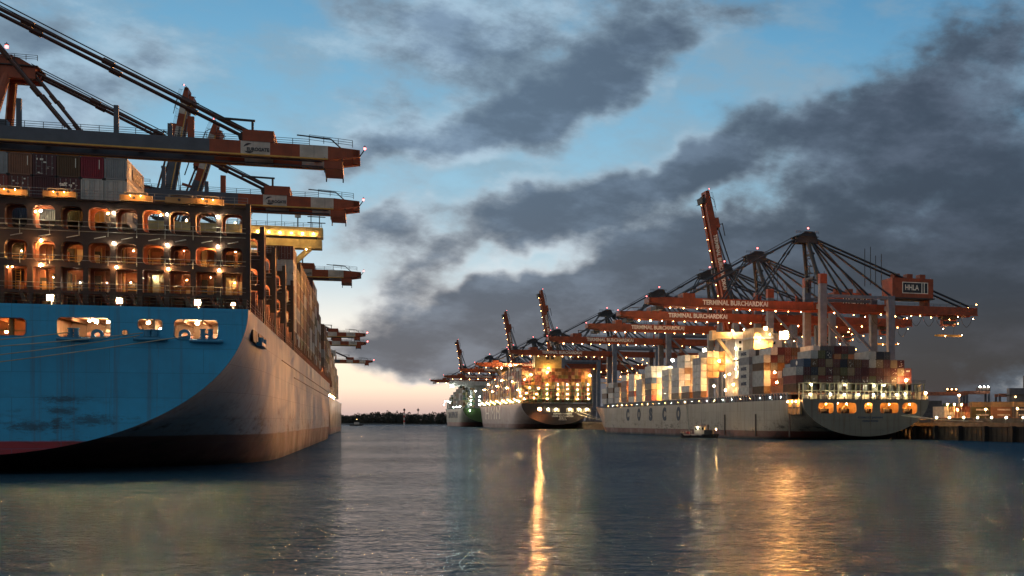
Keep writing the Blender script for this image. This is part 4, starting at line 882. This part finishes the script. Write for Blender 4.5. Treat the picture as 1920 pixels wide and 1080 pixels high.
spec = {(0, 1): 'red', (0, 2): 'light grey', (1, 3): 'blue', (2, 4): 'light grey', (15, 1): 'red', (15, 2): 'red', (10, 4): 'light grey', (10, 3): 'light grey', (2, 2): 'navy', (3, 1): 'red', (5, 1): 'tan', (3, 2): 'tan', (6, 3): 'navy'}
for i, n in enumerate(hts):
    for tt in range(n):
        c = spec.get((i, tt)) or rg2.choice(PAL_DARK)
        mk = [('emblem', 'port', 0, 'letter', 0)] if (i, tt) == (1, 3) else ([('bars', '', 0, '', 0)] if (i, tt) in ((15, 1), (15, 2)) else [('plates', '', 0, '', 0)] if rg2.random() < .3 else [])
        cont(RF, row_x(i), 6.5, 15.45+tt*2.66, c, 'door' if rg2.random() < .75 else 'end', f'{c} container, {ORD[tt]} tier, {ORD[i]} row from the water, stern bay of the grey ship', mk, False, gG)
def bay(y, name, cols, z0=15.45):
    """cols: {row index: [colour by tier]}"""
    for i, cs in cols.items():
        for tt, c in enumerate(cs):
            if not c: continue
            mk = []
            if c == 'M': c = 'white'; mk = [('MAERSK', 'port', 1.3, 'letterdark', (-1.24, 6, 1.2))]
            if c == 'S': c = 'tan'; mk = [('snow', 'aft', 0, 'letterdark', 0)]
            if c == 'B': c = 'white'; mk = []
            cont(RF, row_x(i), y, z0+tt*2.66, c, 'end' if rg2.random() < .5 else 'door', f'{c} container, {ORD[tt]} tier, {ORD[i]} row from the water, {name}', mk, False, gG)
d = PAL_DARK; rc = lambda n, p=d: [rg2.choice(p) for _ in range(n)]
bay(24, 'second bay of the grey ship', {i: ([None]*4+[rg2.choice(['maroon', 'brown', 'green', 'dark grey', 'tan'])]+(['white'] if i == 5 else ['dark grey'] if i in (6, 7, 10) else ['maroon'] if i in (8, 9) else [])) for i in range(5, 15)})
bay(38, 'third bay of the grey ship', {0: ['brown', 'light grey', 'light grey', 'brown', 'light grey'], 1: [None, 'dark red', 'dark red', 'dark grey', 'maroon', 'white'], 2: [None]*3+['brown', 'dark grey', 'maroon'], 3: [None]*4+['maroon', 'dark red'], 4: [None]*4+['dark grey', 'brown'], 5: [None]*5+['dark grey']})
bay(54, 'bay astern of grey ship superstructure', {0: ['white', 'M', 'M', 'M', 'grey', 'M'], 1: [None]*4+['brown', 'dark grey'], 2: [None]*5+['maroon'], 3: [None]*5+['brown'], 4: [None]*5+['dark red'], 5: [None]*5+['brown']})
bay(115, 'bay ahead of grey ship superstructure', {0: ['brown', 'M', 'M', 'M', 'M', 'grey'], 1: [None, None, None, 'S', 'S', 'S', 'light grey'], 2: [None, None, None, 'S', 'S', 'S', 'light grey'], 3: [None, None, None, None, 'S', 'S', 'tan'], 4: [None, None, None, None, 'S', 'S', 'tan'], 5: [None]*5+['S', 'tan']})
bay(132, 'two high bay of the grey ship', {0: ['brown', 'white'], 1: ['brown', 'white']})
Wt = ['white', 'white', 'tan', 'light grey']
bay(148, 'bright white bay of grey ship', {i: [rg2.choice(Wt) for _ in range(7 if i > 0 else 5)] for i in range(5)} | {3: ['tan', 'orange', 'orange', 'orange', 'red', 'orange', 'orange'], 4: ['orange', 'orange', 'tan', 'orange', 'orange', 'orange', 'orange']})
bay(165, 'low white bay of grey ship', {i: ['white', 'white', 'white', 'light grey', 'white'] for i in range(3)})
bay(196, 'bay with one blue box', {0: ['red', 'brown', 'tan', 'blue', 'white', 'white'], 1: ['ochre', 'orange', 'ochre', 'orange', 'white', 'white'], 2: ['ochre', 'ochre', 'orange', 'ochre', 'white', 'white'], 3: [None]*4+['white', 'white']})
bay(214, 'green ended bay of grey ship', {0: ['light grey', 'light grey', 'light grey', 'light grey'], 1: ['olive', 'dark grey', 'green', 'olive', 'tan'], 2: ['tan', 'green', 'olive', 'green', 'light grey']})
bay(230, 'bay with a single red box', {0: ['white', 'red', 'white', 'white', 'white'], 1: [None]*4+['white'], 2: [None]*4+['white']})
bay(246, 'orange lit bay of grey ship', {0: ['brown', 'tan', 'orange', 'orange', 'white'], 1: ['orange', 'tan', 'orange', 'tan', 'white'], 2: ['tan', 'ochre', 'orange', 'ochre', 'white']})
bay(262, 'three high grey bay near bow', {0: ['light grey', 'grey', 'grey'], 1: ['tan', 'ochre', 'grey']})
bay(277, 'four high bay of grey ship', {0: ['light grey', 'white', 'brown', 'light grey'], 1: ['tan', 'tan', 'tan', 'tan']})
bay(293, 'last bay but one of grey ship', {0: ['light grey', 'brown', 'white'], 1: ['tan', 'grey', 'tan']})
for (x, y, z, k, r) in ((-15, 145, 19, 'white', .45), (-12, 160.5, 30, 'white', .55), (-10, 178, 21, 'warm', .5), (-13, 163, 18, 'warm', .5), (-14, 194, 24, 'white', .6), (-16, 193, 19, 'warm', .5), (-16.5, 210.5, 18, 'warm', .4), (-15, 227.5, 21, 'warm', .45), (-14, 243.5, 22, 'sodium', .75), (-16, 244, 27.5, 'warm', .4), (-15, 260, 19, 'sodium', .6), (-17, 228, 26, 'warm', .3), (-11, 146.5, 36, 'white', .6), (-12, 195, 34, 'white', .5)):
    lamp(g, (x, y, z), k, r*1.35)
# floodlights high on the nearest crane legs (the two brightest lamps of the photo)
cl = thing('floodlight_mast', 'slim mast with the brightest sodium floodlight, beside the lit superstructure of the grey ship', 'mast', RF.w(24.6, ry(538, 24.6)), TR)
x, z = RF.xz(1470, 628, ry(538, 24.6)); b = MB(); xr_ = x-24.6
b.tube((0, 0, 5.2), (0, 0, z-1.3), .35, M['steel'], 8, .2); b.beam((0, 0, z-1.6), (xr_, 0, z-1.6), .5, .4, M['dark']); b.build('mast', cl); flood(cl, (xr_, -1, z), 'beacon', 1.5, 8, -TR-R(3))
# workboat alongside
xb, zb_ = 1312, 821; Yb_ = CH*F/(zb_-HY); wb_ = thing('workboat', 'small workboat with white wheelhouse and dark hull lying beside the lettered grey hull', 'boat', ((xb-CX)/F*Yb_, Yb_, 0), R(-8))
b = MB()
pr = [(-5.6, 1.3, 1.6), (-5.0, 1.9, 1.35), (-2, 2.1, 1.15), (3, 2.1, 1.1), (5.6, 1.7, 1.2)]; vs = []
for x, w, z in [(-6.2, .1, 1.8)]+pr: vs += [(x, -w, z), (x, w, z), (x*.93, w*.75, -.3), (x*.93, -w*.75, -.3)]
b.add(vs, [(i*4+k, i*4+(k+1) % 4, i*4+4+(k+1) % 4, i*4+4+k) for i in range(5) for k in range(4)]+[(0, 1, 2, 3), (20, 23, 22, 21)], M['navy'])
b.box(-4.6, 1, -2.16, -2.06, .75, 1.15, M['cwhite']); b.build('hull', wb_)
for i in range(5): b = MB(); b.tube((-4.5+i*2.2, -2.3, .55), (-4.5+i*2.2, -2.1, .55), .38, M['rubber'], 10); b.build('tyre_fender', wb_)
b = MB(); b.box(-1.4, 1.6, -1.3, 1.3, 1.1, 3.5, M['cwhite']); b.box(-1.6, 1.8, -1.5, 1.5, 3.5, 3.65, M['redbrown']); b.box(1.6, 4.2, -1.2, 1.2, 1.1, 2.4, M['dark'])
for x in (-1.1, -.1, .9): b.box(x, x+.6, -1.34, -1.3, 2.4, 3.2, M['glass'])
b.box(-1.44, -1.4, -1, 1, 2.4, 3.2, M['glass']); b.tube((.6, 0, 3.6), (.6, 0, 5.6), .06, M['dark'], 5); b.tube((2.6, 0, 2.4), (2.6, 0, 4.0), .25, M['dark'], 8); b.build('wheelhouse', wb_)
b = MB(); b.rail((-5.4, -1.7, 1.3), (-2, -2, 1.15), .9, .8, .03, M['cwhite']); b.box(-4.2, -3.2, -.7, .5, 1.1, 1.9, M['red']); b.build('foredeck_gear', wb_); lamp(wb_, (-.3, -1.7, 3.1), 'white', .09, 'deck_lamp'); lamp(wb_, (5.2, -.8, 2.6), 'warm', .1, 'deck_lamp')
b = MB(); yq, _ = RF.yz(1288, 780, -22.3); b.rope([(-22.3, yq, 12.8), (-23.2, yq-7, 2.0)], .10, M['rope']); b.rope([(-22.3, yq+.7, 12.8), (-23.2, yq-6.3, 2.0)], .06, M['rope'])
for i in range(18): f = i/18; b.tube((-22.3-.9*f, yq-7*f, 12.8-10.8*f), (-22.3-.9*f, yq+.7-7*f, 12.8-10.8*f), .05, M['rope'], 4)
b.build('pilot_ladder', g)
# ================================================================== dark ship ahead of the grey one
DF = Frame(-209+27*cR, 960+27*sR, TR)
k_ = thing('container_ship', 'dark sterned container ship with lamp columns, between the grey and the green sterned ships', 'ship', (DF.ox, DF.oy, 0), TR)
dm = hull_mat('dark_stern', (.035, .027, .025), (.03, .02, .018), 3, rough=.45, grime=.2, rust=.4); ds = hull_mat('second_ship_side', (.34, .27, .25), (.18, .08, .06), 4, rough=.4, grime=.5, rust=.5)
me, rg = hull_loft(27, 19.6, 330, 3.5, ds, run=80, bow=90, rake=14); link('hull', me, k_); link('deck', deck_mesh(rg, M['green']), k_)
link('transom', plate_mesh(transom_outline(26.97, 19.6, 3.5), [], .0, .3, dm), k_)
DX = lambda px, py, y=0: DF.xz(px, py, y)
for (a, c) in ((1024, 1031), (1036, 1049), (1062, 1075), (1081, 1090), (1093, 1107)):
    x0, z1 = DX(a, 766); x1, z0 = DX(c, 772.5); b = MB(); b.box(x0, x1, -.12, .02, z0, z1, M['cream']); b.box(x0+.5, x0+1.1, -.2, -.12, z0, z1, M['dark']); b.box((x0+x1)/2, (x0+x1)/2+.6, -.2, -.12, z0, z1-.6, M['dark']); b.build('mooring_opening', k_); lamp(k_, ((x0+x1)/2, -.8, z1-.4), 'white', .32)
for px, k, r in ((1011, 'streak', .9), (1085, 'glare', .32)): x, z = DX(px, 767, -1.5); flood(k_, (x, -1.5, z), k, r, 5)
for s_, py, w, hh in (('ESTHER HANSEN', 776, 14, 1.2), ('UNDER SOUTHAMPTON', 780.5, 16, 1.1), ('IMO', 784, 5, .9), ('SCHULAU', 787, 6, .7)):
    me, sc = fit_text(s_, w, hh, M['letter'], .02); x, z = DX(1055, py); link('lettering', me, k_, (x, -.16, z), AFT).scale = sc
for i, ch in enumerate('HMM'):
    y, _ = DF.yz((914, 924, 934)[i], 774, -27); me, sc = fit_text(ch, 26, 10.5, M['letter'], .0); link('lettering', me, k_, (-27.05, y, 12.5), PORT).scale = sc
b = MB()
for i in range(19):
    x = -26.5+i*2.92; b.box(x, x+.35, 1, 1.4, 19.6, 33, M['green'])
for z in (22.5, 25.8, 29.1, 32.6): b.box(-26.6, 26.4, .8, 3, z, z+.3, M['green'])
b.beam((-15, .9, 20), (-9, .9, 31), .4, .4, M['green']); b.beam((-9, .9, 31), (-3, .9, 20), .4, .4, M['green'])
b.build('lashing_frame', k_)
for px in (1026, 1046, 1064, 1083, 1103):
    for py in (721, 730, 739, 748): x, z = DX(px, py, .2); lamp(k_, (x, .2, z), 'warm', .26)
for i, (px, py) in enumerate(((984, 711), (975, 736), (976, 742), (987, 737), (1006, 739), (1001, 746), (983, 748), (993, 727), (1010, 728))): x, z = DX(px, py, .2); lamp(k_, (x, .2, z), 'warm', .33)
b = MB(); x0, z0 = DX(1003, 690, 30); x1, z1 = DX(1053, 664, 30); b.box(x0, x1, 30, 40, 40, z1, M['yellow']); 
for px in (1024, 1033): x, z = DX(px, 668, 30); b.box(x, x+2.3, 29.9, 30, z-2.5, z+.8, M['olive'] if 'olive' in M else M['dark'])
b.build('funnel_casing', k_)
b = MB(); b.box(-20, 16, 168, 182, 19.6, 53, M['ochre']); b.box(-27, 27, 165, 171, 52, 57, M['ochre']); b.beam((-26, 167, 52), (-18, 167, 44), 1.6, 1.6, M['ochre']); b.build('accommodation_block', k_)
b = MB()
for y in (60, 190): b = MB(); b.box(-27.3, -24, y, y+3.5, 19, 33, M['cream']); b.build('side_column', k_)
for i in range(60): b = MB(); b.box(-26.9, -26.3, 6+i*4, 7+i*4, 19.6, 22.6, M['green']); b.build('side_stanchion', k_)
for (px, py, r) in ((957, 685, 1.1), (967, 685, 1.1), (940, 690, .8)): x, z = DX(px, py, 100); lamp(k_, (x, 100, z), 'warm', r*.7)
for i in range(22): lamp(k_, (-27.6, 8+i*12, 21+(i % 3)), 'warm', .26)
for i in range(8): lamp(k_, (-27.2, 17+i*31, 30+(i*7 % 11)), 'sodium', .4)
x, z = DX(1028, 694, 27); lamp(k_, (x, 26, 47.2), 'sodium', .5); lamp(k_, (-8, -1.5, 43), 'sodium', .5); lamp(k_, (24.5, -1.5, 41), 'sodium', .6); lamp(k_, (-20, -1.2, 41), 'warm', .6)  # first lamp is added in front of the funnel casing to brighten it
gD = 'containers on the dark sterned ship'
for i in range(21):
    for tt in range(10):
        c = rs.choice(['dark red', 'brown', 'orange', 'maroon', 'red', 'brown', 'tan', 'ochre', 'dark red', 'olive', 'dark grey']) if tt < 8 else rs.choice(['orange', 'brown', 'tan', 'dark red'])
        if tt == 9 and 6 <= i <= 8: c = 'light grey'
        cont(DF, -25.2+i*2.52, 3.6, 20.4+tt*2.6, c, 'end', f'{c} container, {ORD[tt]} tier, {ORD[i]} row from the water, over the dark stern', [], False, gD)
for bi in range(15):
    n = [10, 11, 10, 11, 10, 9, 10, 9, 9, 8, 8, 8, 7, 6, 5][bi]
    for tt in range(n):
        c = rs.choice(['orange', 'brown', 'tan', 'dark red', 'ochre', 'light grey', 'red']); cont(DF, -25.2, 19+bi*15.6, 21.2+tt*2.6, c, 'end', f'{c} container, {ORD[tt]} tier, outer row, {ORD[bi]} bay of the dark sterned ship', [], False, gD)
        if tt > 4: c = rs.choice(['orange', 'brown', 'tan']); cont(DF, -22.6, 19+bi*15.6, 21.2+tt*2.6, c, 'end', f'{c} container, {ORD[tt]} tier, second row in, {ORD[bi]} bay of dark sterned ship', [], False, gD)
# mooring lines of the dark ship
for i, (pa, ya_) in enumerate(((1078, 773), (1083, 776), (1090, 772))):
    x, z = DX(pa, ya_, -.5); rope_thing('mooring_rope', ('upper', 'middle', 'lower')[i]+' of the three mooring ropes from the dark stern down to the quay', (DF.w(x, -.5, z), DF.w(31, -32-i*7, 6.2), .8), .16, 'rope', 'mooring ropes of the dark ship')
for i, (pa, pz) in enumerate(((1690, 779), (1702, 777))):
    x, z = GX(pa, pz, -.4); rope_thing('mooring_rope', ('longer', 'shorter')[i]+' mooring rope from the rusty grey stern to the quay', (RF.w(x, -.4, z), RF.w(27.5, -26+i*10, 6.0), .4), .10, 'rope', 'mooring ropes of the grey ship')
# ================================================================== green sterned ship, farthest right bank ship
EFx = (868-CX)/F*1354; GF = Frame(EFx+23*cR, 1354+23*sR, TR)
e_ = thing('container_ship', 'green sterned container ship with white lit bridge wing, farthest one on the right bank', 'ship', (GF.ox, GF.oy, 0), TR)
em = hull_mat('far_ship_side', (.24, .27, .22), (.22, .09, .07), 5, rough=.4, grime=.4, rust=.3); et = hull_mat('far_ship_stern', (.05, .10, .025), (.03, .02, .02), 4, rough=.5, grime=.2, rust=.3)
me, rg = hull_loft(23, 20, 250, 5, em, run=60, bow=70, rake=10); link('hull', me, e_); link('deck', deck_mesh(rg, M['green']), e_); link('transom', plate_mesh(transom_outline(22.97, 20, 5), [], .0, .3, et), e_)
b = MB(); b.box(-15, 15, 120, 132, 20, 50, M['cwhite']); b.box(-26, 23, 116, 123, 47, 52, M['cwhite']); b.hexa([(-26, 116, 44), (-25, 116, 44), (-25, 123, 44), (-26, 123, 44), (-26, 116, 47), (-12, 116, 47), (-12, 123, 47), (-26, 123, 47)], M['cwhite']); b.build('accommodation_block', e_)
for i, (x, y, z) in enumerate(((-24, 114, 46.5), (-14, 114, 44), (-20, 60, 40), (-15, -1, 32), (-15, -1, 28), (-15, -1, 24), (-6, -1, 24), (-6, -1, 28), (-6, -1, 32), (-10, -1, 38), (-23.6, 200, 30), (-23.6, 170, 30), (-23.6, 140, 28), (-23.6, 215, 26), (-23.6, 100, 22), (-23.6, 60, 22), (-23.6, 30, 22), (-16, -1, 17.5))): lamp(e_, (x, y, z), 'cold', .9 if i < 2 else .6)
me, sc = fit_text('CHINA SHIPPING LINE', 110, 7, M['letterdark'], .02); link('lettering', me, e_, (-23.05, 110, 13), PORT).scale = sc
for bi in range(12):
    n = [8, 8, 9, 8, 8, 7, 7, 0, 6, 5, 4, 4][bi]
    for tt in range(n):
        for ci in range(5 if bi == 0 else 2):
            c = rs.choice(['green', 'brown', 'dark grey', 'olive', 'tan', 'light grey']); cont(GF, -21.5+ci*2.52, 4+bi*15.6, 21+tt*2.6, c, 'end', f'{c} container, {ORD[tt]} tier, {ORD[ci]} row, {ORD[bi]} bay of green sterned ship', [], False, 'containers on the green sterned ship')
# ================================================================== terminal yard at the right edge
def pt(px, py, Y): return Vector(((px-CX)/F*Y, Y, CH+(HY-py)/F*Y))
for i, px in enumerate((1755, 1779, 1806, 1832, 1858, 1885, 1917, 1951)):
    Y = 444-i*6.5; p = pt(px, 783, Y); tl = thing('quay_lamp', f'low white quay lamp, {ORD[i]} from the grey stern in the row above the quay wall', 'lamp', (p.x, p.y, 5.2), TR, 'low lamps along the quay edge')
    b = MB(); b.tube((0, 0, 0), (0, 0, p.z-5.2+.7), .10, M['dark'], 6); b.box(-.7, .7, -.8, .1, p.z-5.2+.7, p.z-5.2+.85, M['dark']); b.build('post', tl); lamp(tl, (0, -.5, p.z-5.2), 'white', .24, 'bulb')
for i, (px, py) in enumerate(((1776, 757), (1789, 757), (1803, 757), (1795, 767), (1848, 766), (1907, 765), (1798, 740))):
    Y = 598 if i < 4 else 612; p = pt(px, py, Y); big = i == 6
    tl = thing('lamp_post', ('thin lamp post with small warm lamp before the red and green container ends', 'thin lamp post second from the left before the container ends', 'thin lamp post third from the left before the container ends', 'shorter lamp post between the container ends and the green stack', 'lamp post standing before the green stack', 'lamp post standing before the dark stack at the right edge', 'tallest pale lit lamp mast behind the container ends')[i], 'lamp post', (p.x, p.y, 5.2), 0, 'lamp posts in the terminal yard')
    b = MB(); b.tube((0, 0, 0), (0, 0, p.z-5.2-.3), .12, M['steel'], 6); b.box(-.1, .9, -.1, .1, p.z-5.4, p.z-5.25, M['steel']); b.build('post', tl); lamp(tl, (0, -.4, p.z-5.5), 'burst', .30 if not big else .4, 'bulb')
CR = []
def yard(px0, px1, py0, py1, Y, cols, long=True, nm='', text=None):
    """stack whose face fills this window; long: long side faces the water"""
    n = len(cols)
    for tt, c in enumerate(cols):
        x = ((px0+px1)/2-CX)/F*Y; P = (x, Y, 5.25+tt*2.62)
        CONT.append((Y*(.5 if text else .64 if not long else 1), P, ('L' if long else 'E'), c, 'end', f'{c} container, {ORD[tt]} tier, {nm}', [text] if text and tt in (1, 2) else [], False, 'containers in the terminal yard'))
yard(1820, 1860, 0, 0, 640, ['olive', 'olive', 'olive', 'tan'], True, 'the green stack of the yard', ('EVERGREEN', 'long', 1.3, 'letter', 0)); yard(1863, 1897, 0, 0, 634, ['orange', 'orange', 'orange', 'tan'], True, 'the terracotta stack of the yard', ('HAMBURG', 'long', 1.0, 'letter', 0))
yard(1900, 1940, 0, 0, 628, ['orange', 'navy', 'navy', 'tan'], True, 'the dark stack at the right photo edge', ('HAPAG', 'long', 1.2, 'letter', 0))
for i in range(11):
    px = 1775+i*9.9 if i < 5 else 1796+(i-5)*9.9-5; Y = 610 if i < 5 else 680
    yard(px-4, px+4, 0, 0, Y, [rs.choice(['red', 'green', 'light grey', 'orange', 'dark red', 'tan']) for _ in range(3 if i < 5 else 4)], False, f'{ORD[i]} end-on stack of the yard from the grey stern')
for i in range(6):
    px = 1713+i*17; yard(px, px, 0, 0, 740+i*9, ['dark grey']*(5 if i in (0, 2) else 4 if i < 4 else 3), True, f'{ORD[i]} unlit dark stack behind the grey stern')
b = MB(); ya_ = thing('yard_wall', 'low lit concrete barrier below the container stacks of the yard', 'barrier', (0, 0, 0))
p0, p1 = pt(1746, 786, 470), pt(1990, 786, 420); b.beam((p0.x, p0.y, 6.2), (p1.x, p1.y, 6.2), .6, 2.0, M['concrete']); b.build('barrier', ya_)
for i, (px0, px1, py, Y, l) in enumerate(((1712, 1815, 735, 760, 'dark red yard gantry crane with a long low beam behind the grey stern'), (1806, 1856, 733, 820, 'dark yard gantry crane with blue white lamps on its top'), (1872, 1935, 738, 780, 'dark yard gantry crane at the right edge of the photo'))):
    a = pt(px0, py, Y); c = pt(px1, py, Y); tg = thing('yard_gantry', l, 'gantry crane', (a.x, Y, 5.2)); w = c.x-a.x; h_ = a.z-5.2; b = MB()
    b.box(0, w, -1, 1, h_-1.8, h_, M['redbrown']); b.box(0, w, 14, 16, h_-1.8, h_, M['redbrown']); b.box(w*.6, w*.6+7, -1, 16, h_, h_+2.5, M['brown']); b.build('girder', tg)
    for x in (0, w-1.5):
        for yy in (-1, 14): b = MB(); b.box(x, x+1.5, yy, yy+1.5, 0, h_-1.8, M['cblue']); b.build('leg', tg)
    for q in range(3): lamp(tg, (w*.62+q*2.6, -1.6, h_+1.6+(i == 1)), 'cold' if i == 1 else 'dim', .5)
tw = thing('control_tower', 'dark tower with lit platform rising at the right edge of the photo', 'tower', tuple(pt(1903, 790, 700).xy)+(5.2,)); b = MB(); b.box(-3, 9, 0, 9, 0, 19, M['cblue']); b.box(-4, 10, -1, 10, 15, 15.4, M['concrete']); b.box(6, 12, 0, 9, 19, 26, M['dark']); b.build('shaft', tw)
lamp(tw, (0, -2, 14.2), 'dim', .5); lamp(tw, (11, -1, 26.5), 'red', .5, 'aviation_light')
wb_.scale = (1.2, 1.2, 1.2)
# small things by the far bank
p = pt(758, 790, 2320); lh = thing('navigation_tower', 'slender red and white striped light tower in front of the far wood', 'tower', (p.x, p.y, 0)); b = MB()
for i in range(6): b.tube((0, 0, i*4.2), (0, 0, i*4.2+4.2), 1.5-.1*i, M['red'] if i % 2 else M['cwhite'], 12, 1.4-.1*i)
b.build('shaft', lh); b = MB(); b.tube((0, 0, 25.2), (0, 0, 28), 1.9, M['dark'], 12); b.tube((0, 0, 28), (0, 0, 29.5), 1.9, M['dark'], 12, .3); b.build('lantern_room', lh)
p = pt(784, 790, 2560); rm_ = thing('radio_mast', 'dark lattice mast with a cross head rising over the far trees', 'mast', (p.x, p.y, 4)); b = MB(); b.tube((0, 0, 0), (0, 0, 29), .8, M['dark'], 6, .5); b.box(-2.6, 2.6, -.6, .6, 24, 25.6, M['dark']); b.box(-1.2, 1.2, -.6, .6, 22, 27, M['dark']); b.build('mast', rm_)
p = pt(668, 790, 1700); vb = thing('tug', 'tiny tug silhouetted on the water at the far end of the channel', 'boat', (p.x, p.y, 0), R(5)); b = MB(); b.hexa([(-7, -2, -.5), (7, -2, -.5), (7, 2, -.5), (-7, 2, -.5), (-8.5, -2.4, 1.6), (9, -2.4, 2.2), (9, 2.4, 2.2), (-8.5, 2.4, 1.6)], M['dark']); b.build('hull', vb)
b = MB(); b.box(-2.5, 3.5, -1.6, 1.6, 1.7, 4.6, M['cwhite']); b.box(-1.5, 2, -1.3, 1.3, 4.6, 6.2, M['dark']); b.tube((.5, 0, 6.2), (.5, 0, 9), .2, M['dark'], 5); b.build('wheelhouse', vb); lamp(vb, (1, -1, 8.6), 'dim', .4, 'mast_light')
# ================================================================== build the containers
CONT.sort(key=lambda c: c[0]); 
def star_mesh():
    b = MB(); pl = []
    for i in range(14): r_ = .75 if i % 2 == 0 else .38; a = R(90+i*360/14); pl.append((r_*math.cos(a), r_*math.sin(a)))
    b.add([(x, y, 0) for x, y in pl], [tuple(range(14))], M['letter']); b.add([(x, y, -.01) for x, y in ((-1, -1), (1, -1), (1, 1), (-1, 1))], [(0, 1, 2, 3)], mat('emblem_blue', (.10, .28, .42), .5)); return b.mesh('emblem')
STAR = star_mesh(); seen = {}
rest = {}
for n_, (dist, P, th, c, k, label, marks, near, group) in enumerate(CONT):
    if th == 'L': rz = TR+math.pi/2; 
    elif th == 'E': rz = TR
    else: rz = th
    if th == 'L': P = (P[0]+5.7, P[1]+2.1, P[2])
    if n_ >= 300:
        rest.setdefault(0, []).append((P, rz, c)); continue
    me = container_mesh('plain' if (near and k == 'door') else k, c)
    o = link('shipping_container', me, None, P, rz)
    if not label: label = f'{c} container at the far left of its row above the lashing frame, partly outside the photo'
    if label in seen: seen[label] += 1; label += f', copy {seen[label]}'
    seen.setdefault(label, 1); tag(o, label, 'container', group)
    if near and k == 'door':
        for sd_ in (-1, 1):
            b = MB(); door_geo(b, cmat(c), sd_); b.build('door', o)
    for (tx, sidek, size, mk, pos) in marks:
        if tx == 'plates':
            b = MB(); rq = random.Random(n_)
            for _ in range(7):
                x = rq.uniform(-.95, .8); z = rq.uniform(.25, 2.2); w = rq.choice([.14, .2, .34]); b.box(x, x+w, -.012, .03, z, z+rq.choice([.05, .16, .22]), M['letter'])
            b.build('placard', o)
        elif tx == 'bar': b = MB(); b.box(.72, .79, -.02, .02, 1.15, 2.25, M['letter']); b.build('marking', o)
        elif tx == 'bars':
            b = MB(); b.box(-.6, .1, -.02, .02, 1.5, 1.9, M['letter']); b.box(.2, .6, -.02, .02, 1.5, 1.9, M['letter']); b.build('marking', o)
        elif tx == 'star': link('emblem', STAR, o, pos, STBD)
        elif tx == 'emblem':
            b = MB(); b.tube((-1.23, 6.2, 1.4), (-1.26, 6.2, 1.4), .75, M['letter'], 14); b.build('emblem', o)
        elif tx == 'snow':
            b = MB(); b.tube((0.1, -.03, 1.5), (0.1, .0, 1.5), .36, M['letterdark'], 8); b.box(-.75, .7, -.03, 0, .75, .92, M['letterdark']); b.build('marking', o)
        elif sidek == 'long':
            me, sc = fit_text(tx, 7.0, .8, M[mk], .05); link('lettering', me, o, (-1.26, 6.1, 1.25) if 0 else (1.26, 6.1, 1.25), STBD).scale = sc
            me, sc = fit_text(tx, 7.0, .8, M[mk], .05); link('lettering', me, o, (-1.26, 6.1, 1.25), PORT).scale = sc
        else:
            w = {'MAERSK': 6.2, 'tex': .85}[tx]; hh = {'MAERSK': 1.25, 'tex': .42}[tx]; me, sc = fit_text(tx, w, hh, M[mk], .04)
            link('lettering', me, o, pos, {'side': STBD, 'port': PORT, 'aft': AFT}[sidek]).scale = sc
if rest:
    b = MB()
    for (P, rz, c) in rest[0]:
        m = cmat(c); mtx = Matrix.Translation(P) @ Matrix.Rotation(rz, 4, 'Z')
        vs = [mtx @ Vector(v) for v in ((-1.2, 0, 0), (1.2, 0, 0), (1.2, 12.1, 0), (-1.2, 12.1, 0), (-1.2, 0, 2.52), (1.2, 0, 2.52), (1.2, 12.1, 2.52), (-1.2, 12.1, 2.52))]; b.hexa(vs, m)
    o = b.build('distant_containers'); tag(o, 'mass of small containers stacked on the farther ships and the dim yard', 'containers'); kind(o, 'stuff')
